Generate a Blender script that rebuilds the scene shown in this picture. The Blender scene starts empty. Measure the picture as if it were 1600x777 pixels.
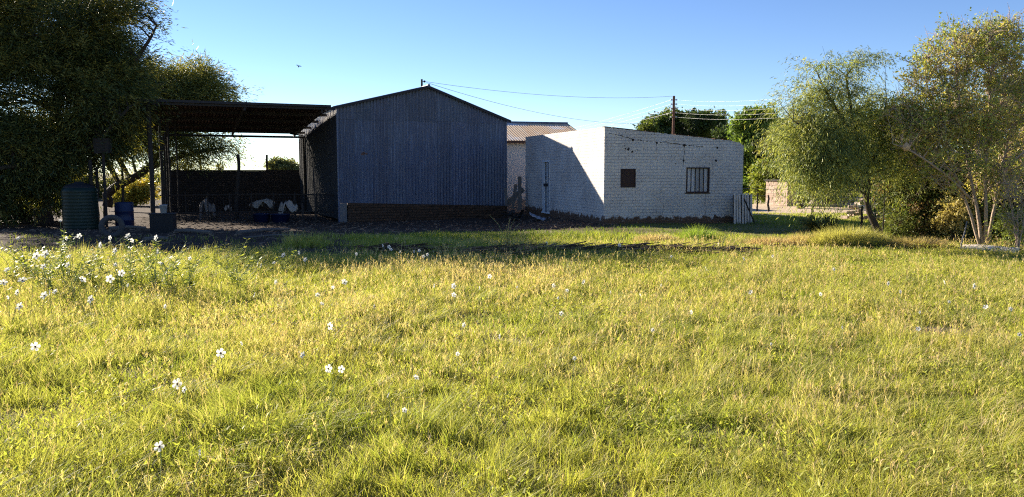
import bpy, math, random
import numpy as np
from mathutils import Vector, Matrix
R = math.radians
random.seed(7); rng = np.random.default_rng(11)
SC = bpy.context.scene
COL = SC.collection
# ------------------------------------------------------------------ camera, world, sun, exposure
EYE = 1.6; FPX = 1202.0; PITCH = 5.54
cd = bpy.data.cameras.new('camera'); cam = bpy.data.objects.new('camera', cd); COL.objects.link(cam)
cd.sensor_width = 36; cd.lens = 36*FPX/1600; cd.clip_start = .05; cd.clip_end = 3000
cam.location = (0, 0, EYE); cam.rotation_euler = (R(90-PITCH), 0, 0)
SC.camera = cam
SUN_AZ = -48.4      # degrees from +Y towards +X
SUN_EL = 20.3
w = bpy.data.worlds.new('World'); SC.world = w; w.use_nodes = True; w.cycles.sampling_method = 'MANUAL'; w.cycles.sample_map_resolution = 512
nt = w.node_tree; nt.nodes.clear()
sky = nt.nodes.new('ShaderNodeTexSky'); sky.sky_type = 'NISHITA'; sky.sun_disc = False
sky.sun_elevation = R(SUN_EL); sky.sun_rotation = R(SUN_AZ); sky.altitude = 1100
sky.air_density = .9; sky.dust_density = 0.0; sky.ozone_density = 2.5
bg = nt.nodes.new('ShaderNodeBackground'); bg.inputs['Strength'].default_value = .062
wo = nt.nodes.new('ShaderNodeOutputWorld')
hs = nt.nodes.new('ShaderNodeHueSaturation'); hs.inputs['Saturation'].default_value = 1.12; hs.inputs['Hue'].default_value = .512
nt.links.new(sky.outputs[0], hs.inputs['Color']); nt.links.new(hs.outputs[0], bg.inputs[0]); nt.links.new(bg.outputs[0], wo.inputs[0])
sd = bpy.data.lights.new('sun', 'SUN'); sun = bpy.data.objects.new('sun', sd); COL.objects.link(sun)
sd.energy = 5.0; sd.angle = R(.5); sd.color = (1, .88, .71)
el = R(SUN_EL); az = R(SUN_AZ)
sv = Vector((math.sin(az)*math.cos(el), math.cos(az)*math.cos(el), math.sin(el)))
sun.rotation_euler = sv.to_track_quat('Z', 'Y').to_euler(); sun.location = sv*60
SC.view_settings.view_transform = 'Standard'; SC.view_settings.look = 'None'
SC.view_settings.exposure = 1.6; SC.view_settings.gamma = 1
SC.render.engine = 'CYCLES'
SC.cycles.use_denoising = False; SC.cycles.pixel_filter_type = 'BLACKMAN_HARRIS'; SC.cycles.filter_width = 1.15
SC.cycles.max_bounces = 5; SC.cycles.diffuse_bounces = 2; SC.cycles.use_light_tree = False; SC.cycles.transmission_bounces = 4
SC.cycles.use_adaptive_sampling = True; SC.cycles.adaptive_threshold = .01
SC.cycles.sample_clamp_indirect = 6

# ------------------------------------------------------------------ helpers
_p = R(PITCH)
def ray(px, py):
    u = (px-800)/FPX; v = -(py-388.5)/FPX
    return (u, math.cos(_p)+v*math.sin(_p), -math.sin(_p)+v*math.cos(_p))
def at(px, py, Y):
    r = ray(px, py); k = Y/r[1]
    return Vector((r[0]*k, Y, EYE+r[2]*k))
def atz(px, py, z):
    r = ray(px, py); k = (z-EYE)/r[2]
    return Vector((r[0]*k, r[1]*k, z))
def sstep(a, b, x):
    t = np.clip((np.asarray(x, float)-a)/(b-a), 0, 1); return t*t*(3-2*t)
_nd = np.random.default_rng(5)
_W = [(_nd.normal(size=2), _nd.uniform(0, 6.28)) for _ in range(60)]
def noise(x, y, s=1.0, k=0):       # smooth 2-D noise about -1..1, s = feature size in metres
    v = 0
    for i in range(9):
        d, ph = _W[(k*9+i) % 60]
        v = v+np.sin((x*d[0]+y*d[1])*2.4/s+ph+i)
    return v/3.2
def gz(x, y):
    x = np.asarray(x, float); y = np.asarray(y, float)
    z = .02*noise(x, y, 3.2, 1)+.01*noise(x, y, 1.1, 2)
    z = z-.32*sstep(19, 29, y)*(1-sstep(-.5, 2.5, x))*(1-sstep(45, 60, y))
    z = z+.10*np.exp(-((y-15.0)/.5)**2)*sstep(-6, -3, x)*(1-sstep(2, 5, x))
    return z*(1-sstep(60, 120, y))
def gp(x, y): return Vector((x, y, float(gz(x, y))))

def tag(o, label=None, cat=None, group=None, kind=None):
    if label: o['label'] = label
    if cat: o['category'] = cat
    if group: o['group'] = group
    if kind: o['kind'] = kind
    return o
def empty(name, loc, label, cat, group=None, rz=0):
    o = bpy.data.objects.new(name, None); COL.objects.link(o)
    o.empty_display_size = .2
    o.location = loc; o.rotation_euler = (0, 0, rz)
    return tag(o, label, cat, group)
class MB:
    def __init__(s): s.v = []; s.f = []; s.c = []; s.col = (1, 1, 1)
    def add(s, vs, fs, col=None):
        n = len(s.v); s.v += [tuple(v) for v in vs]; s.f += [tuple(n+i for i in f) for f in fs]
        s.c += [col or s.col]*len(vs)
    def box(s, a, b, col=None):
        x0, y0, z0 = a; x1, y1, z1 = b
        s.add([(x0, y0, z0), (x1, y0, z0), (x1, y1, z0), (x0, y1, z0), (x0, y0, z1), (x1, y0, z1), (x1, y1, z1), (x0, y1, z1)],
              [(3, 2, 1, 0), (4, 5, 6, 7), (0, 1, 5, 4), (1, 2, 6, 5), (2, 3, 7, 6), (3, 0, 4, 7)], col)
    def obox(s, o, ux, uy, uz, col=None):      # oriented box: corner o and three edge vectors
        o = Vector(o); ux = Vector(ux); uy = Vector(uy); uz = Vector(uz)
        if ux.cross(uy).dot(uz) < 0: ux, uy = uy, ux
        s.add([o, o+ux, o+ux+uy, o+uy, o+uz, o+ux+uz, o+ux+uy+uz, o+uy+uz],
              [(3, 2, 1, 0), (4, 5, 6, 7), (0, 1, 5, 4), (1, 2, 6, 5), (2, 3, 7, 6), (3, 0, 4, 7)], col)
    def bar(s, p, q, w, h=None, col=None, up=(0, 0, 1)):
        h = h or w; p = Vector(p); q = Vector(q); d = (q-p).normalized()
        u = d.cross(Vector(up))
        if u.length < 1e-3: u = d.cross(Vector((1, 0, 0)))
        u.normalize(); v = u.cross(d)
        s.obox(p-u*w/2-v*h/2, u*w, v*h, q-p, col)
    def tube(s, pts, rad, n=6, col=None, caps=True):
        pts = [Vector(p) for p in pts]
        if not hasattr(rad, '__len__'): rad = [rad]*len(pts)
        rings = []; pu = None
        for i, p in enumerate(pts):
            d = (pts[min(i+1, len(pts)-1)]-pts[max(i-1, 0)])
            d = d.normalized() if d.length > 1e-9 else Vector((0, 0, 1))
            u = (pu-d*pu.dot(d)) if pu else d.orthogonal()
            if u.length < 1e-6: u = d.orthogonal()
            u.normalize(); pu = u; v = d.cross(u)
            rings.append([p+(u*math.cos(a)+v*math.sin(a))*rad[i] for a in [6.28318*k/n for k in range(n)]])
        vs = [q for r in rings for q in r]; fs = []
        for i in range(len(pts)-1):
            for k in range(n): fs.append((i*n+k, i*n+(k+1) % n, (i+1)*n+(k+1) % n, (i+1)*n+k))
        if caps: fs.append(tuple(range(n-1, -1, -1))); fs.append(tuple((len(pts)-1)*n+k for k in range(n)))
        s.add(vs, fs, col)
    def lathe(s, o, prof, n=24, col=None, axis=None):
        o = Vector(o); vs = []; fs = []
        M = Vector((0, 0, 1)).rotation_difference(Vector(axis)).to_matrix() if axis else Matrix.Identity(3)
        for r, z in prof:
            for k in range(n):
                a = 6.28318*k/n; vs.append(o+M@Vector((r*math.cos(a), r*math.sin(a), z)))
        for i in range(len(prof)-1):
            for k in range(n): fs.append((i*n+k, i*n+(k+1) % n, (i+1)*n+(k+1) % n, (i+1)*n+k))
        s.add(vs, fs, col)
    def build(s, name, mat, parent=None, smooth=False, bevel=0):
        me = bpy.data.meshes.new(name); me.from_pydata(s.v, [], s.f)
        a = me.color_attributes.new('Col', 'FLOAT_COLOR', 'POINT')
        a.data.foreach_set('color', np.c_[np.array(s.c, np.float32).reshape(-1, 3), np.ones(len(s.v), np.float32)].ravel())
        me.materials.append(mat); me.update()
        if smooth: me.shade_smooth()
        o = bpy.data.objects.new(name, me); COL.objects.link(o)
        if parent: o.parent = parent; o.matrix_parent_inverse = Matrix.Identity(4)
        if bevel:
            m = o.modifiers.new('bevel', 'BEVEL'); m.width = bevel; m.segments = 2; m.limit_method = 'ANGLE'
        return o
def npmesh(name, verts, faces_flat, loop_counts, cols, mat, parent=None, loc=None):
    me = bpy.data.meshes.new(name)
    nv = len(verts); nl = len(faces_flat); nf = len(loop_counts)
    me.vertices.add(nv); me.vertices.foreach_set('co', np.asarray(verts, np.float32).ravel())
    me.loops.add(nl); me.loops.foreach_set('vertex_index', np.asarray(faces_flat, np.int32))
    me.polygons.add(nf)
    st = np.concatenate([[0], np.cumsum(loop_counts)[:-1]]).astype(np.int32)
    me.polygons.foreach_set('loop_start', st); me.polygons.foreach_set('loop_total', np.asarray(loop_counts, np.int32))
    me.update(calc_edges=True)
    a = me.color_attributes.new('Col', 'FLOAT_COLOR', 'POINT')
    a.data.foreach_set('color', np.c_[cols, np.ones(nv)].astype(np.float32).ravel())
    me.materials.append(mat)
    o = bpy.data.objects.new(name, me); COL.objects.link(o)
    if parent: o.parent = parent
    if loc is not None: o.location = loc
    return o

# ------------------------------------------------------------------ materials
class NT:
    def __init__(s, name):
        s.m = bpy.data.materials.new(name); s.m.use_nodes = True; s.t = s.m.node_tree; s.t.nodes.clear()
        s.out = s.t.nodes.new('ShaderNodeOutputMaterial')
    def n(s, typ, **kw):
        x = s.t.nodes.new(typ)
        for k, v in kw.items():
            if k.startswith('i_'):
                key = k[2:]; key = int(key) if key.isdigit() else key.replace('_', ' ')
                s.set(x.inputs[key], v)
            else: setattr(x, k, v)
        return x
    def set(s, inp, v):
        if isinstance(v, bpy.types.NodeSocket): s.t.links.new(v, inp)
        elif isinstance(v, (tuple, list)) and len(v) == 3 and inp.type == 'RGBA': inp.default_value = (*v, 1)
        else: inp.default_value = v
    def pos(s, kind='Object', scale=(1, 1, 1), rot=(0, 0, 0)):
        tc = s.n('ShaderNodeTexCoord'); mp = s.n('ShaderNodeMapping')
        s.t.links.new(tc.outputs[kind], mp.inputs[0]); mp.inputs['Scale'].default_value = scale; mp.inputs['Rotation'].default_value = rot
        return mp.outputs[0]
    def noise(s, vec, scale, detail=4, rough=.55):
        return s.n('ShaderNodeTexNoise', i_Vector=vec, i_Scale=scale, i_Detail=detail, i_Roughness=rough).outputs['Fac']
    def ramp(s, fac, a, b, ca=(0, 0, 0), cb=(1, 1, 1)):
        r = s.n('ShaderNodeValToRGB'); s.set(r.inputs[0], fac)
        r.color_ramp.elements[0].position = a; r.color_ramp.elements[1].position = b
        r.color_ramp.elements[0].color = (*ca, 1); r.color_ramp.elements[1].color = (*cb, 1)
        return r.outputs[0]
    def mix(s, f, a, b, mode='MIX'):
        x = s.n('ShaderNodeMixRGB', blend_type=mode); s.set(x.inputs[0], f); s.set(x.inputs[1], a); s.set(x.inputs[2], b)
        return x.outputs[0]
    def math(s, op, a, b=0.0):
        x = s.n('ShaderNodeMath', operation=op); s.set(x.inputs[0], a); s.set(x.inputs[1], b); return x.outputs[0]
    def vcol(s): return s.n('ShaderNodeAttribute', attribute_name='Col').outputs['Color']
    def bump(s, h, st=.5, dist=.02, normal=None):
        b = s.n('ShaderNodeBump'); s.set(b.inputs['Height'], h); b.inputs['Strength'].default_value = st; b.inputs['Distance'].default_value = dist
        if normal: s.t.links.new(normal, b.inputs['Normal'])
        return b.outputs[0]
    def pbr(s, col, rough=.8, metal=0, normal=None, spec=.3):
        b = s.n('ShaderNodeBsdfPrincipled'); s.set(b.inputs['Base Color'], col); s.set(b.inputs['Roughness'], rough)
        s.set(b.inputs['Metallic'], metal); b.inputs['Specular IOR Level'].default_value = spec
        if normal: s.t.links.new(normal, b.inputs['Normal'])
        s.t.links.new(b.outputs[0], s.out.inputs[0]); return s.m
def simple(name, col, rough=.8, var=.35, scale=6, bump=.3, metal=0, spec=.3, vcol=False, stretch=(1, 1, 1)):
    t = NT(name); p = t.pos(scale=stretch); f = t.noise(p, scale, 6, .65)
    c = t.mix(f, tuple(x*(1-var) for x in col), tuple(min(1, x*(1+var)) for x in col))
    if vcol: c = t.mix(1.0, c, t.vcol(), 'MULTIPLY')
    return t.pbr(c, rough, metal, t.bump(f, bump, .02), spec)
def leafmat(name, trans=.4, rough=.5, spec=.25, tint=(1.25, 1.2, .6)):
    t = NT(name); c = t.vcol()
    b = t.n('ShaderNodeBsdfPrincipled'); t.set(b.inputs['Base Color'], c); b.inputs['Roughness'].default_value = rough
    b.inputs['Specular IOR Level'].default_value = spec
    tr = t.n('ShaderNodeBsdfTranslucent'); t.set(tr.inputs[0], t.mix(1.0, c, tint, 'MULTIPLY'))
    m = t.n('ShaderNodeMixShader'); m.inputs[0].default_value = trans
    t.t.links.new(b.outputs[0], m.inputs[1]); t.t.links.new(tr.outputs[0], m.inputs[2]); t.t.links.new(m.outputs[0], t.out.inputs[0])
    return t.m
M = {}
M['leaf'] = leafmat('leaf', .42); M['grass'] = leafmat('grass_blade', .5, .55, .2, (1.15, 1.2, .6))
M['petal'] = leafmat('petal', .45, .6, .2, (1, 1, 1))
M['bark_dark'] = simple('bark_dark', (.045, .034, .027), .95, .5, 9, .8, stretch=(1, 1, .3))
M['bark_pale'] = simple('bark_pale', (.36, .27, .2), .85, .35, 9, .6, stretch=(1, 1, .3))
M['wood_grey'] = simple('wood_grey', (.12, .105, .09), .9, .4, 14, .6, stretch=(1, 1, .2), vcol=True)
M['wood_dark'] = simple('wood_dark', (.03, .025, .022), .9, .4, 14, .6, stretch=(1, 1, .2))
M['iron_dark'] = simple('iron_dark', (.028, .025, .027), .7, .4, 8, .3, metal=.2)
M['rust'] = simple('rust', (.12, .06, .04), .85, .5, 10, .4)
M['log_pale'] = simple('log_pale', (.75, .64, .5), .8, .25, 12, .5)
M['green_plastic'] = simple('green_plastic', (.003, .016, .010), .45, .25, 3, .1)
M['blue_plastic'] = simple('blue_plastic', (.006, .014, .05), .45, .3, 3, .1)
M['white_plastic'] = simple('white_plastic', (.38, .4, .44), .5, .15, 5, .1)
M['black_plastic'] = simple('black_plastic', (.010, .010, .012), .6, .3, 5, .2)
M['rubber'] = simple('rubber', (.06, .058, .058), .9, .3, 8, .3)
M['cloth_pale'] = simple('cloth_pale', (.33, .29, .25), .95, .25, 12, .6)
M['concrete'] = simple('concrete', (.16, .15, .145), .9, .3, 6, .5)
M['wire'] = simple('wire', (.3, .3, .3), .5, .2, 4, .1, metal=.4)
M['gate_paint'] = simple('gate_paint', (.6, .64, .7), .6, .12, 9, .1)
M['window_iron'] = simple('window_iron', (.045, .026, .022), .8, .5, 25, .4)
M['pale_board'] = simple('pale_board', (.13, .125, .12), .9, .3, 14, .4, stretch=(1, 1, .2), vcol=True)
M['nest'] = simple('nest', (.5, .34, .2), .95, .4, 40, .9)
M['bird'] = simple('bird', (.03, .03, .035), .8, .3, 8, .2)
M['roof_iron_dark'] = simple('roof_iron_dark', (.07, .05, .045), .75, .45, 4, .3, metal=.2)
M['litter'] = simple('litter', (.12, .09, .066), .95, .3, 6, .3, vcol=True)
# corrugated galvanised iron, weathered
def galv():
    t = NT('galvanised_iron'); p = t.pos(scale=(1, 1, .16)); p2 = t.pos()
    a = t.noise(p, 7, 6, .7); b = t.noise(p2, 1.3, 5, .6); c3 = t.noise(p2, 26, 4, .6)
    c = t.mix(a, (.095, .13, .20), (.23, .29, .41))
    c = t.mix(t.ramp(b, .35, .75), c, (.13, .175, .26))
    st = t.noise(t.pos(scale=(1, 1, .05)), 16, 5, .7); c = t.mix(t.math('MULTIPLY', t.ramp(st, .54, .70), .6), c, (.33, .40, .53))
    c = t.mix(t.math('MULTIPLY', t.ramp(st, .44, .30), .6), c, (.05, .07, .12)); zz = t.n('ShaderNodeSeparateXYZ', i_0=p2).outputs[2]
    c = t.mix(t.math('MULTIPLY', t.ramp(t.math('ADD', zz, t.math('MULTIPLY', b, 1.2)), 1.2, 1.7, (1, 1, 1), (0, 0, 0)), .3), c, (.09, .06, .045))
    c = t.mix(t.math('MULTIPLY', t.ramp(c3, .64, .72), .7), c, (.11, .07, .05))
    c = t.mix(1.0, c, t.vcol(), 'MULTIPLY')
    return t.pbr(c, .6, .12, t.bump(c3, .15, .01), .35)
M['galv'] = galv()
M['sun_toned_sheet'] = simple('sun_toned_sheet', (.6, .58, .56), .5, .15, 6, .1, metal=.1)  # pale tone stands in for sunlight on the barn's side wall
M['shade_toned_sheet'] = simple('shade_toned_sheet', (.022, .026, .034), .75, .4, 5, .3, metal=.1, stretch=(1, 1, .2))  # same iron cladding, darkened to put the lean-to's shade into the colour
def rustroof():
    t = NT('rusty_roof_iron'); p = t.pos(scale=(1, .12, .12)); p2 = t.pos()
    a = t.noise(p, 2.2, 5, .7); b = t.noise(p2, .8, 4, .6)
    c = t.mix(t.ramp(a, .3, .7), (.58, .36, .18), (.66, .54, .38))
    c = t.mix(t.ramp(b, .55, .72), c, (.58, .58, .58))
    return t.pbr(c, .7, .1, None, .3)
M['rustroof'] = rustroof()
# whitewashed block wall; local x along the wall, z up
def whitewash():
    t = NT('whitewashed_block'); p = t.pos('Object')
    sep = t.n('ShaderNodeSeparateXYZ', i_0=p)
    uv = t.n('ShaderNodeCombineXYZ', i_0=t.math('ADD', sep.outputs[0], sep.outputs[1]), i_1=sep.outputs[2])
    wn = t.n('ShaderNodeTexNoise', i_Vector=p, i_Scale=1.7, i_Detail=3)
    wob = t.n('ShaderNodeVectorMath', operation='ADD', i_0=uv.outputs[0],
              i_1=t.n('ShaderNodeVectorMath', operation='SCALE', i_0=wn.outputs['Color'], i_Scale=.03).outputs[0]).outputs[0]
    br = t.n('ShaderNodeTexBrick', i_Vector=wob, i_Scale=1.0, i_Mortar_Size=.0055, i_Mortar_Smooth=.8, i_Brick_Width=.24, i_Row_Height=.098)
    br.inputs['Color1'].default_value = (1, 1, 1, 1); br.inputs['Color2'].default_value = (.82, .82, .82, 1); br.inputs['Mortar'].default_value = (0, 0, 0, 1)
    mort = br.outputs['Fac']; n1 = t.noise(p, 3.0, 6, .65); n2 = t.noise(p, 22, 5, .6); n3 = t.noise(p, .9, 4, .6); n4 = t.noise(p, 5, 5, .6)
    c = t.mix(n1, (.50, .475, .45), (.64, .61, .58))
    c = t.mix(.25, c, br.outputs['Color'], 'MULTIPLY')
    c = t.mix(t.math('MULTIPLY', t.math('MULTIPLY', mort, t.ramp(n4, .42, .70)), .5), c, (.19, .16, .145))
    # old paint stains
    c = t.mix(t.math('MULTIPLY', t.ramp(n3, .45, .7), .6), c, (.40, .36, .33))
    # flakes
    fl = t.math('MULTIPLY', t.ramp(n2, .60, .64), t.ramp(n3, .40, .6))
    c = t.mix(t.math('MULTIPLY', fl, .85), c, (.13, .09, .075))
    # splashed mud along the foot, ragged upper edge
    foot = t.math('ADD', sep.outputs[2], t.math('MULTIPLY', t.math('SUBTRACT', n4, .5), .55))
    mud = t.ramp(foot, .20, .26, (1, 1, 1), (0, 0, 0))
    c = t.mix(t.math('MULTIPLY', mud, t.ramp(n2, .28, .4)), c, (.12, .07, .045))
    h = t.math('SUBTRACT', t.math('MULTIPLY', n2, .45), t.math('MULTIPLY', mort, .6))
    h = t.math('SUBTRACT', h, fl)
    return t.pbr(c, .85, 0, t.bump(h, .8, .018), .2)
M['whitewash'] = whitewash()
def brick(name, c1, c2, mort, bw, rh):
    t = NT(name); p = t.pos('Object'); sep = t.n('ShaderNodeSeparateXYZ', i_0=p)
    uv = t.n('ShaderNodeCombineXYZ', i_0=t.math('ADD', sep.outputs[0], sep.outputs[1]), i_1=sep.outputs[2])
    br = t.n('ShaderNodeTexBrick', i_Vector=uv.outputs[0], i_Scale=1.0, i_Mortar_Size=.012, i_Mortar_Smooth=.3, i_Brick_Width=bw, i_Row_Height=rh)
    br.inputs['Color1'].default_value = (*c1, 1); br.inputs['Color2'].default_value = (*c2, 1); br.inputs['Mortar'].default_value = (*mort, 1)
    n = t.noise(p, 9, 6, .7)
    c = t.mix(.8, br.outputs['Color'], t.mix(n, (.35, .35, .35), (1.3, 1.3, 1.3)), 'MULTIPLY')
    h = t.math('SUBTRACT', t.math('MULTIPLY', n, .8), br.outputs['Fac'])
    return t.pbr(c, .95, 0, t.bump(h, .8, .02), .15)
M['mudbrick'] = brick('mud_brick', (.10, .06, .038), (.07, .042, .028), (.045, .03, .02), .36, .11)
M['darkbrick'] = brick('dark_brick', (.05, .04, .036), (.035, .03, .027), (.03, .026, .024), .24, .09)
M['palebrick'] = brick('pale_brick', (.6, .47, .38), (.5, .38, .3), (.35, .27, .22), .4, .2)
def plaster():
    t = NT('cream_plaster'); p = t.pos(); n = t.noise(p, 1.6, 6, .6); n2 = t.noise(p, 12, 4)
    sep = t.n('ShaderNodeSeparateXYZ', i_0=p)
    c = t.mix(n, (.6, .5, .42), (.72, .62, .54))
    low = t.math('ADD', sep.outputs[2], t.math('MULTIPLY', n2, .9))
    c = t.mix(t.ramp(low, .75, .95, (1, 1, 1), (0, 0, 0)), c, (.28, .2, .15))
    return t.pbr(c, .9, 0, t.bump(n2, .3, .01))
M['plaster'] = plaster()
def ground():
    t = NT('ground_soil'); p = t.pos(); n1 = t.noise(p, .35, 5, .6); n2 = t.noise(p, 5, 6, .7); n3 = t.noise(p, 40, 4, .7)
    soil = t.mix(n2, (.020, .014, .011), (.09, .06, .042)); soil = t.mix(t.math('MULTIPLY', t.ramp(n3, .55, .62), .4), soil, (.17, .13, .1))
    thatch = t.mix(n2, (.12, .11, .04), (.26, .22, .10))
    pale = t.mix(n2, (.5, .38, .27), (.66, .53, .40))
    g = t.n('ShaderNodeSeparateColor', i_0=t.vcol())
    c = t.mix(g.outputs[0], soil, thatch); c = t.mix(g.outputs[1], c, pale)
    return t.pbr(c, .95, 0, t.bump(t.math('ADD', n2, t.math('MULTIPLY', n3, .5)), .5, .03), .1)
M['ground'] = ground()

# ------------------------------------------------------------------ ground sheet
BARE = [(2.9, 8.6, .22), (4.6, 7.7, .42), (-.1, 7.3, .26), (4.1, 7.6, .2), (1.2, 4.6, .13), (-2.0, 4.6, .14), (-3.1, 6.0, .2)]     # small bare scrapes in the field
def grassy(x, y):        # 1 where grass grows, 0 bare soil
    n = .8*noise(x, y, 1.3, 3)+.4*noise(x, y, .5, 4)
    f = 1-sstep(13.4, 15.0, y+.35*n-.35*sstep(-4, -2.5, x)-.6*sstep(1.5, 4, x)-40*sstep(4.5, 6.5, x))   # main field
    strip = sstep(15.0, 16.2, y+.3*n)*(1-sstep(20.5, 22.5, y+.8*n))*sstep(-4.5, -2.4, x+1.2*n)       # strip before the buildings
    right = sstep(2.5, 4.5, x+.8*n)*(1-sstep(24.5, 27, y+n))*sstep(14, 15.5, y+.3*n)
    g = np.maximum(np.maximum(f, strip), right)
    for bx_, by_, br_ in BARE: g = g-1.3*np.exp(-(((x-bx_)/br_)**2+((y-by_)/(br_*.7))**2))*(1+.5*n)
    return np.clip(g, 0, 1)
def make_ground():
    def axis(lo, hi, fine, a, b):
        mid = list(np.arange(a, b+1e-6, fine)); s = fine; v = b; up = []
        while v < hi: s *= 1.22; v += s; up.append(v)
        s = fine; v = a; dn = []
        while v > lo: s *= 1.22; v -= s; dn.append(v)
        return np.array(dn[::-1]+mid+up)
    xs = axis(-1500, 1500, .22, -16, 15); ys = axis(-60, 2500, .22, 2, 34)
    X, Y = np.meshgrid(xs, ys); Z = gz(X, Y)
    bare = 1-grassy(X, Y)
    Z = Z+bare*.03*noise(X, Y, .35, 5)*(Y < 34)
    nx, ny = len(xs), len(ys)
    V = np.stack([X, Y, Z], -1).reshape(-1, 3)
    i = np.arange(nx-1)[None]+np.arange(ny-1)[:, None]*nx
    F = np.stack([i, i+1, i+nx+1, i+nx], -1).reshape(-1, 4)
    gr = grassy(X, Y); pale = sstep(24.5, 27, Y+1.2*noise(X, Y, 3, 2))*sstep(5, 8, X)*(1-sstep(44, 50, Y+2*noise(X, Y, 4, 1)))
    pale = np.maximum(pale, .38*np.exp(-((Y-15)/.9)**2)*sstep(-3.2, -2, X)*(1-sstep(5, 6, X)))
    for bx_, by_, br_ in BARE: pale = np.maximum(pale, .35*np.exp(-(((X-bx_)/br_)**2+((Y-by_)/br_)**2)))
    far = sstep(50, 60, Y)
    C = np.stack([np.maximum(gr, far*.9), pale*.9, 0*gr], -1).reshape(-1, 3)
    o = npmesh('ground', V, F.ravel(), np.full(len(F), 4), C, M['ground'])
    o.data.shade_smooth(); tag(o, kind='structure')
make_ground()

# ------------------------------------------------------------------ grass blades
TR = {}
def blades(name, x, y, h, wd, lean, la, cols, kind='stuff', parent=None, z=None, mat='grass', curve=1.0, tipcol=None):
    n = len(x); z = gz(x, y)-.01 if z is None else z
    az = rng.uniform(0, 6.283, n)
    wx, wy = np.cos(az)*wd/2, np.sin(az)*wd/2
    lx, ly = np.cos(la)*lean, np.sin(la)*lean        # lean as fraction of height
    base = np.stack([x, y, z], -1)
    def lvl(t): return base+np.stack([lx*h*t**(1+curve), ly*h*t**(1+curve), h*t*np.sqrt(np.clip(1-(lean*t*.6)**2, .15, 1))], -1)
    W = np.stack([wx, wy, 0*wx], -1)
    p0 = lvl(0.0); p1 = lvl(.5); p2 = lvl(1.0)
    V = np.stack([p0-W, p0+W, p1-W*.8, p1+W*.8, p2], 1).reshape(-1, 3)
    k = np.arange(n)[:, None]*5
    F = np.concatenate([k+0, k+1, k+3, k+2, k+2, k+3, k+4], 1).ravel()
    LC = np.tile([4, 3], n)
    C = np.repeat(cols[:, None], 5, 1)
    if tipcol is not None: C[:, 4] = tipcol; C[:, 2:4] = (C[:, 2:4]*2+tipcol[:, None])/3
    o = npmesh(name, V, F, LC, C.reshape(-1, 3), M[mat], parent)
    if kind: tag(o, kind=kind)
    return o
def fan(n, d0, d1, power=1.7, marg=2.0):     # points seen between two distances, thinner further out
    u = rng.uniform(0, 1, n*2); e = 2-power
    if abs(e) < 1e-3: d = d0*(d1/d0)**u
    else: d = (d0**e+u*(d1**e-d0**e))**(1/e)
    half = d*.69+marg; x = rng.uniform(-1, 1, n*2)*(d1*.69+marg)
    k = np.abs(x) < half
    return x[k], d[k]
def palette(n, g, dry, hue):
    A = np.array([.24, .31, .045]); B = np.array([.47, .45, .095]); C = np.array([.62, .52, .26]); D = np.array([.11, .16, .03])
    c = A[None]*(1-g[:, None])+B[None]*g[:, None]
    c = c*(1-dry[:, None])+C[None]*dry[:, None]
    c = c*(1-hue[:, None])+D[None]*hue[:, None]
    return c*rng.uniform(.75, 1.25, (n, 1))
def gheight(x, y):
    return np.clip(.58+.12*noise(x, y, 1.5, 1)+.2*noise(x, y, .35, 3)+.28*noise(x, y, .15, 2)+.7*sstep(-2.5, -5.5, x)*sstep(8, 9.5, y), .08, 2.0)
def drymap(x, y):
    return np.clip(.28+.22*noise(x, y, 2.2, 4)+.25*noise(x, y, .5, 5), 0, 1)
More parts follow.
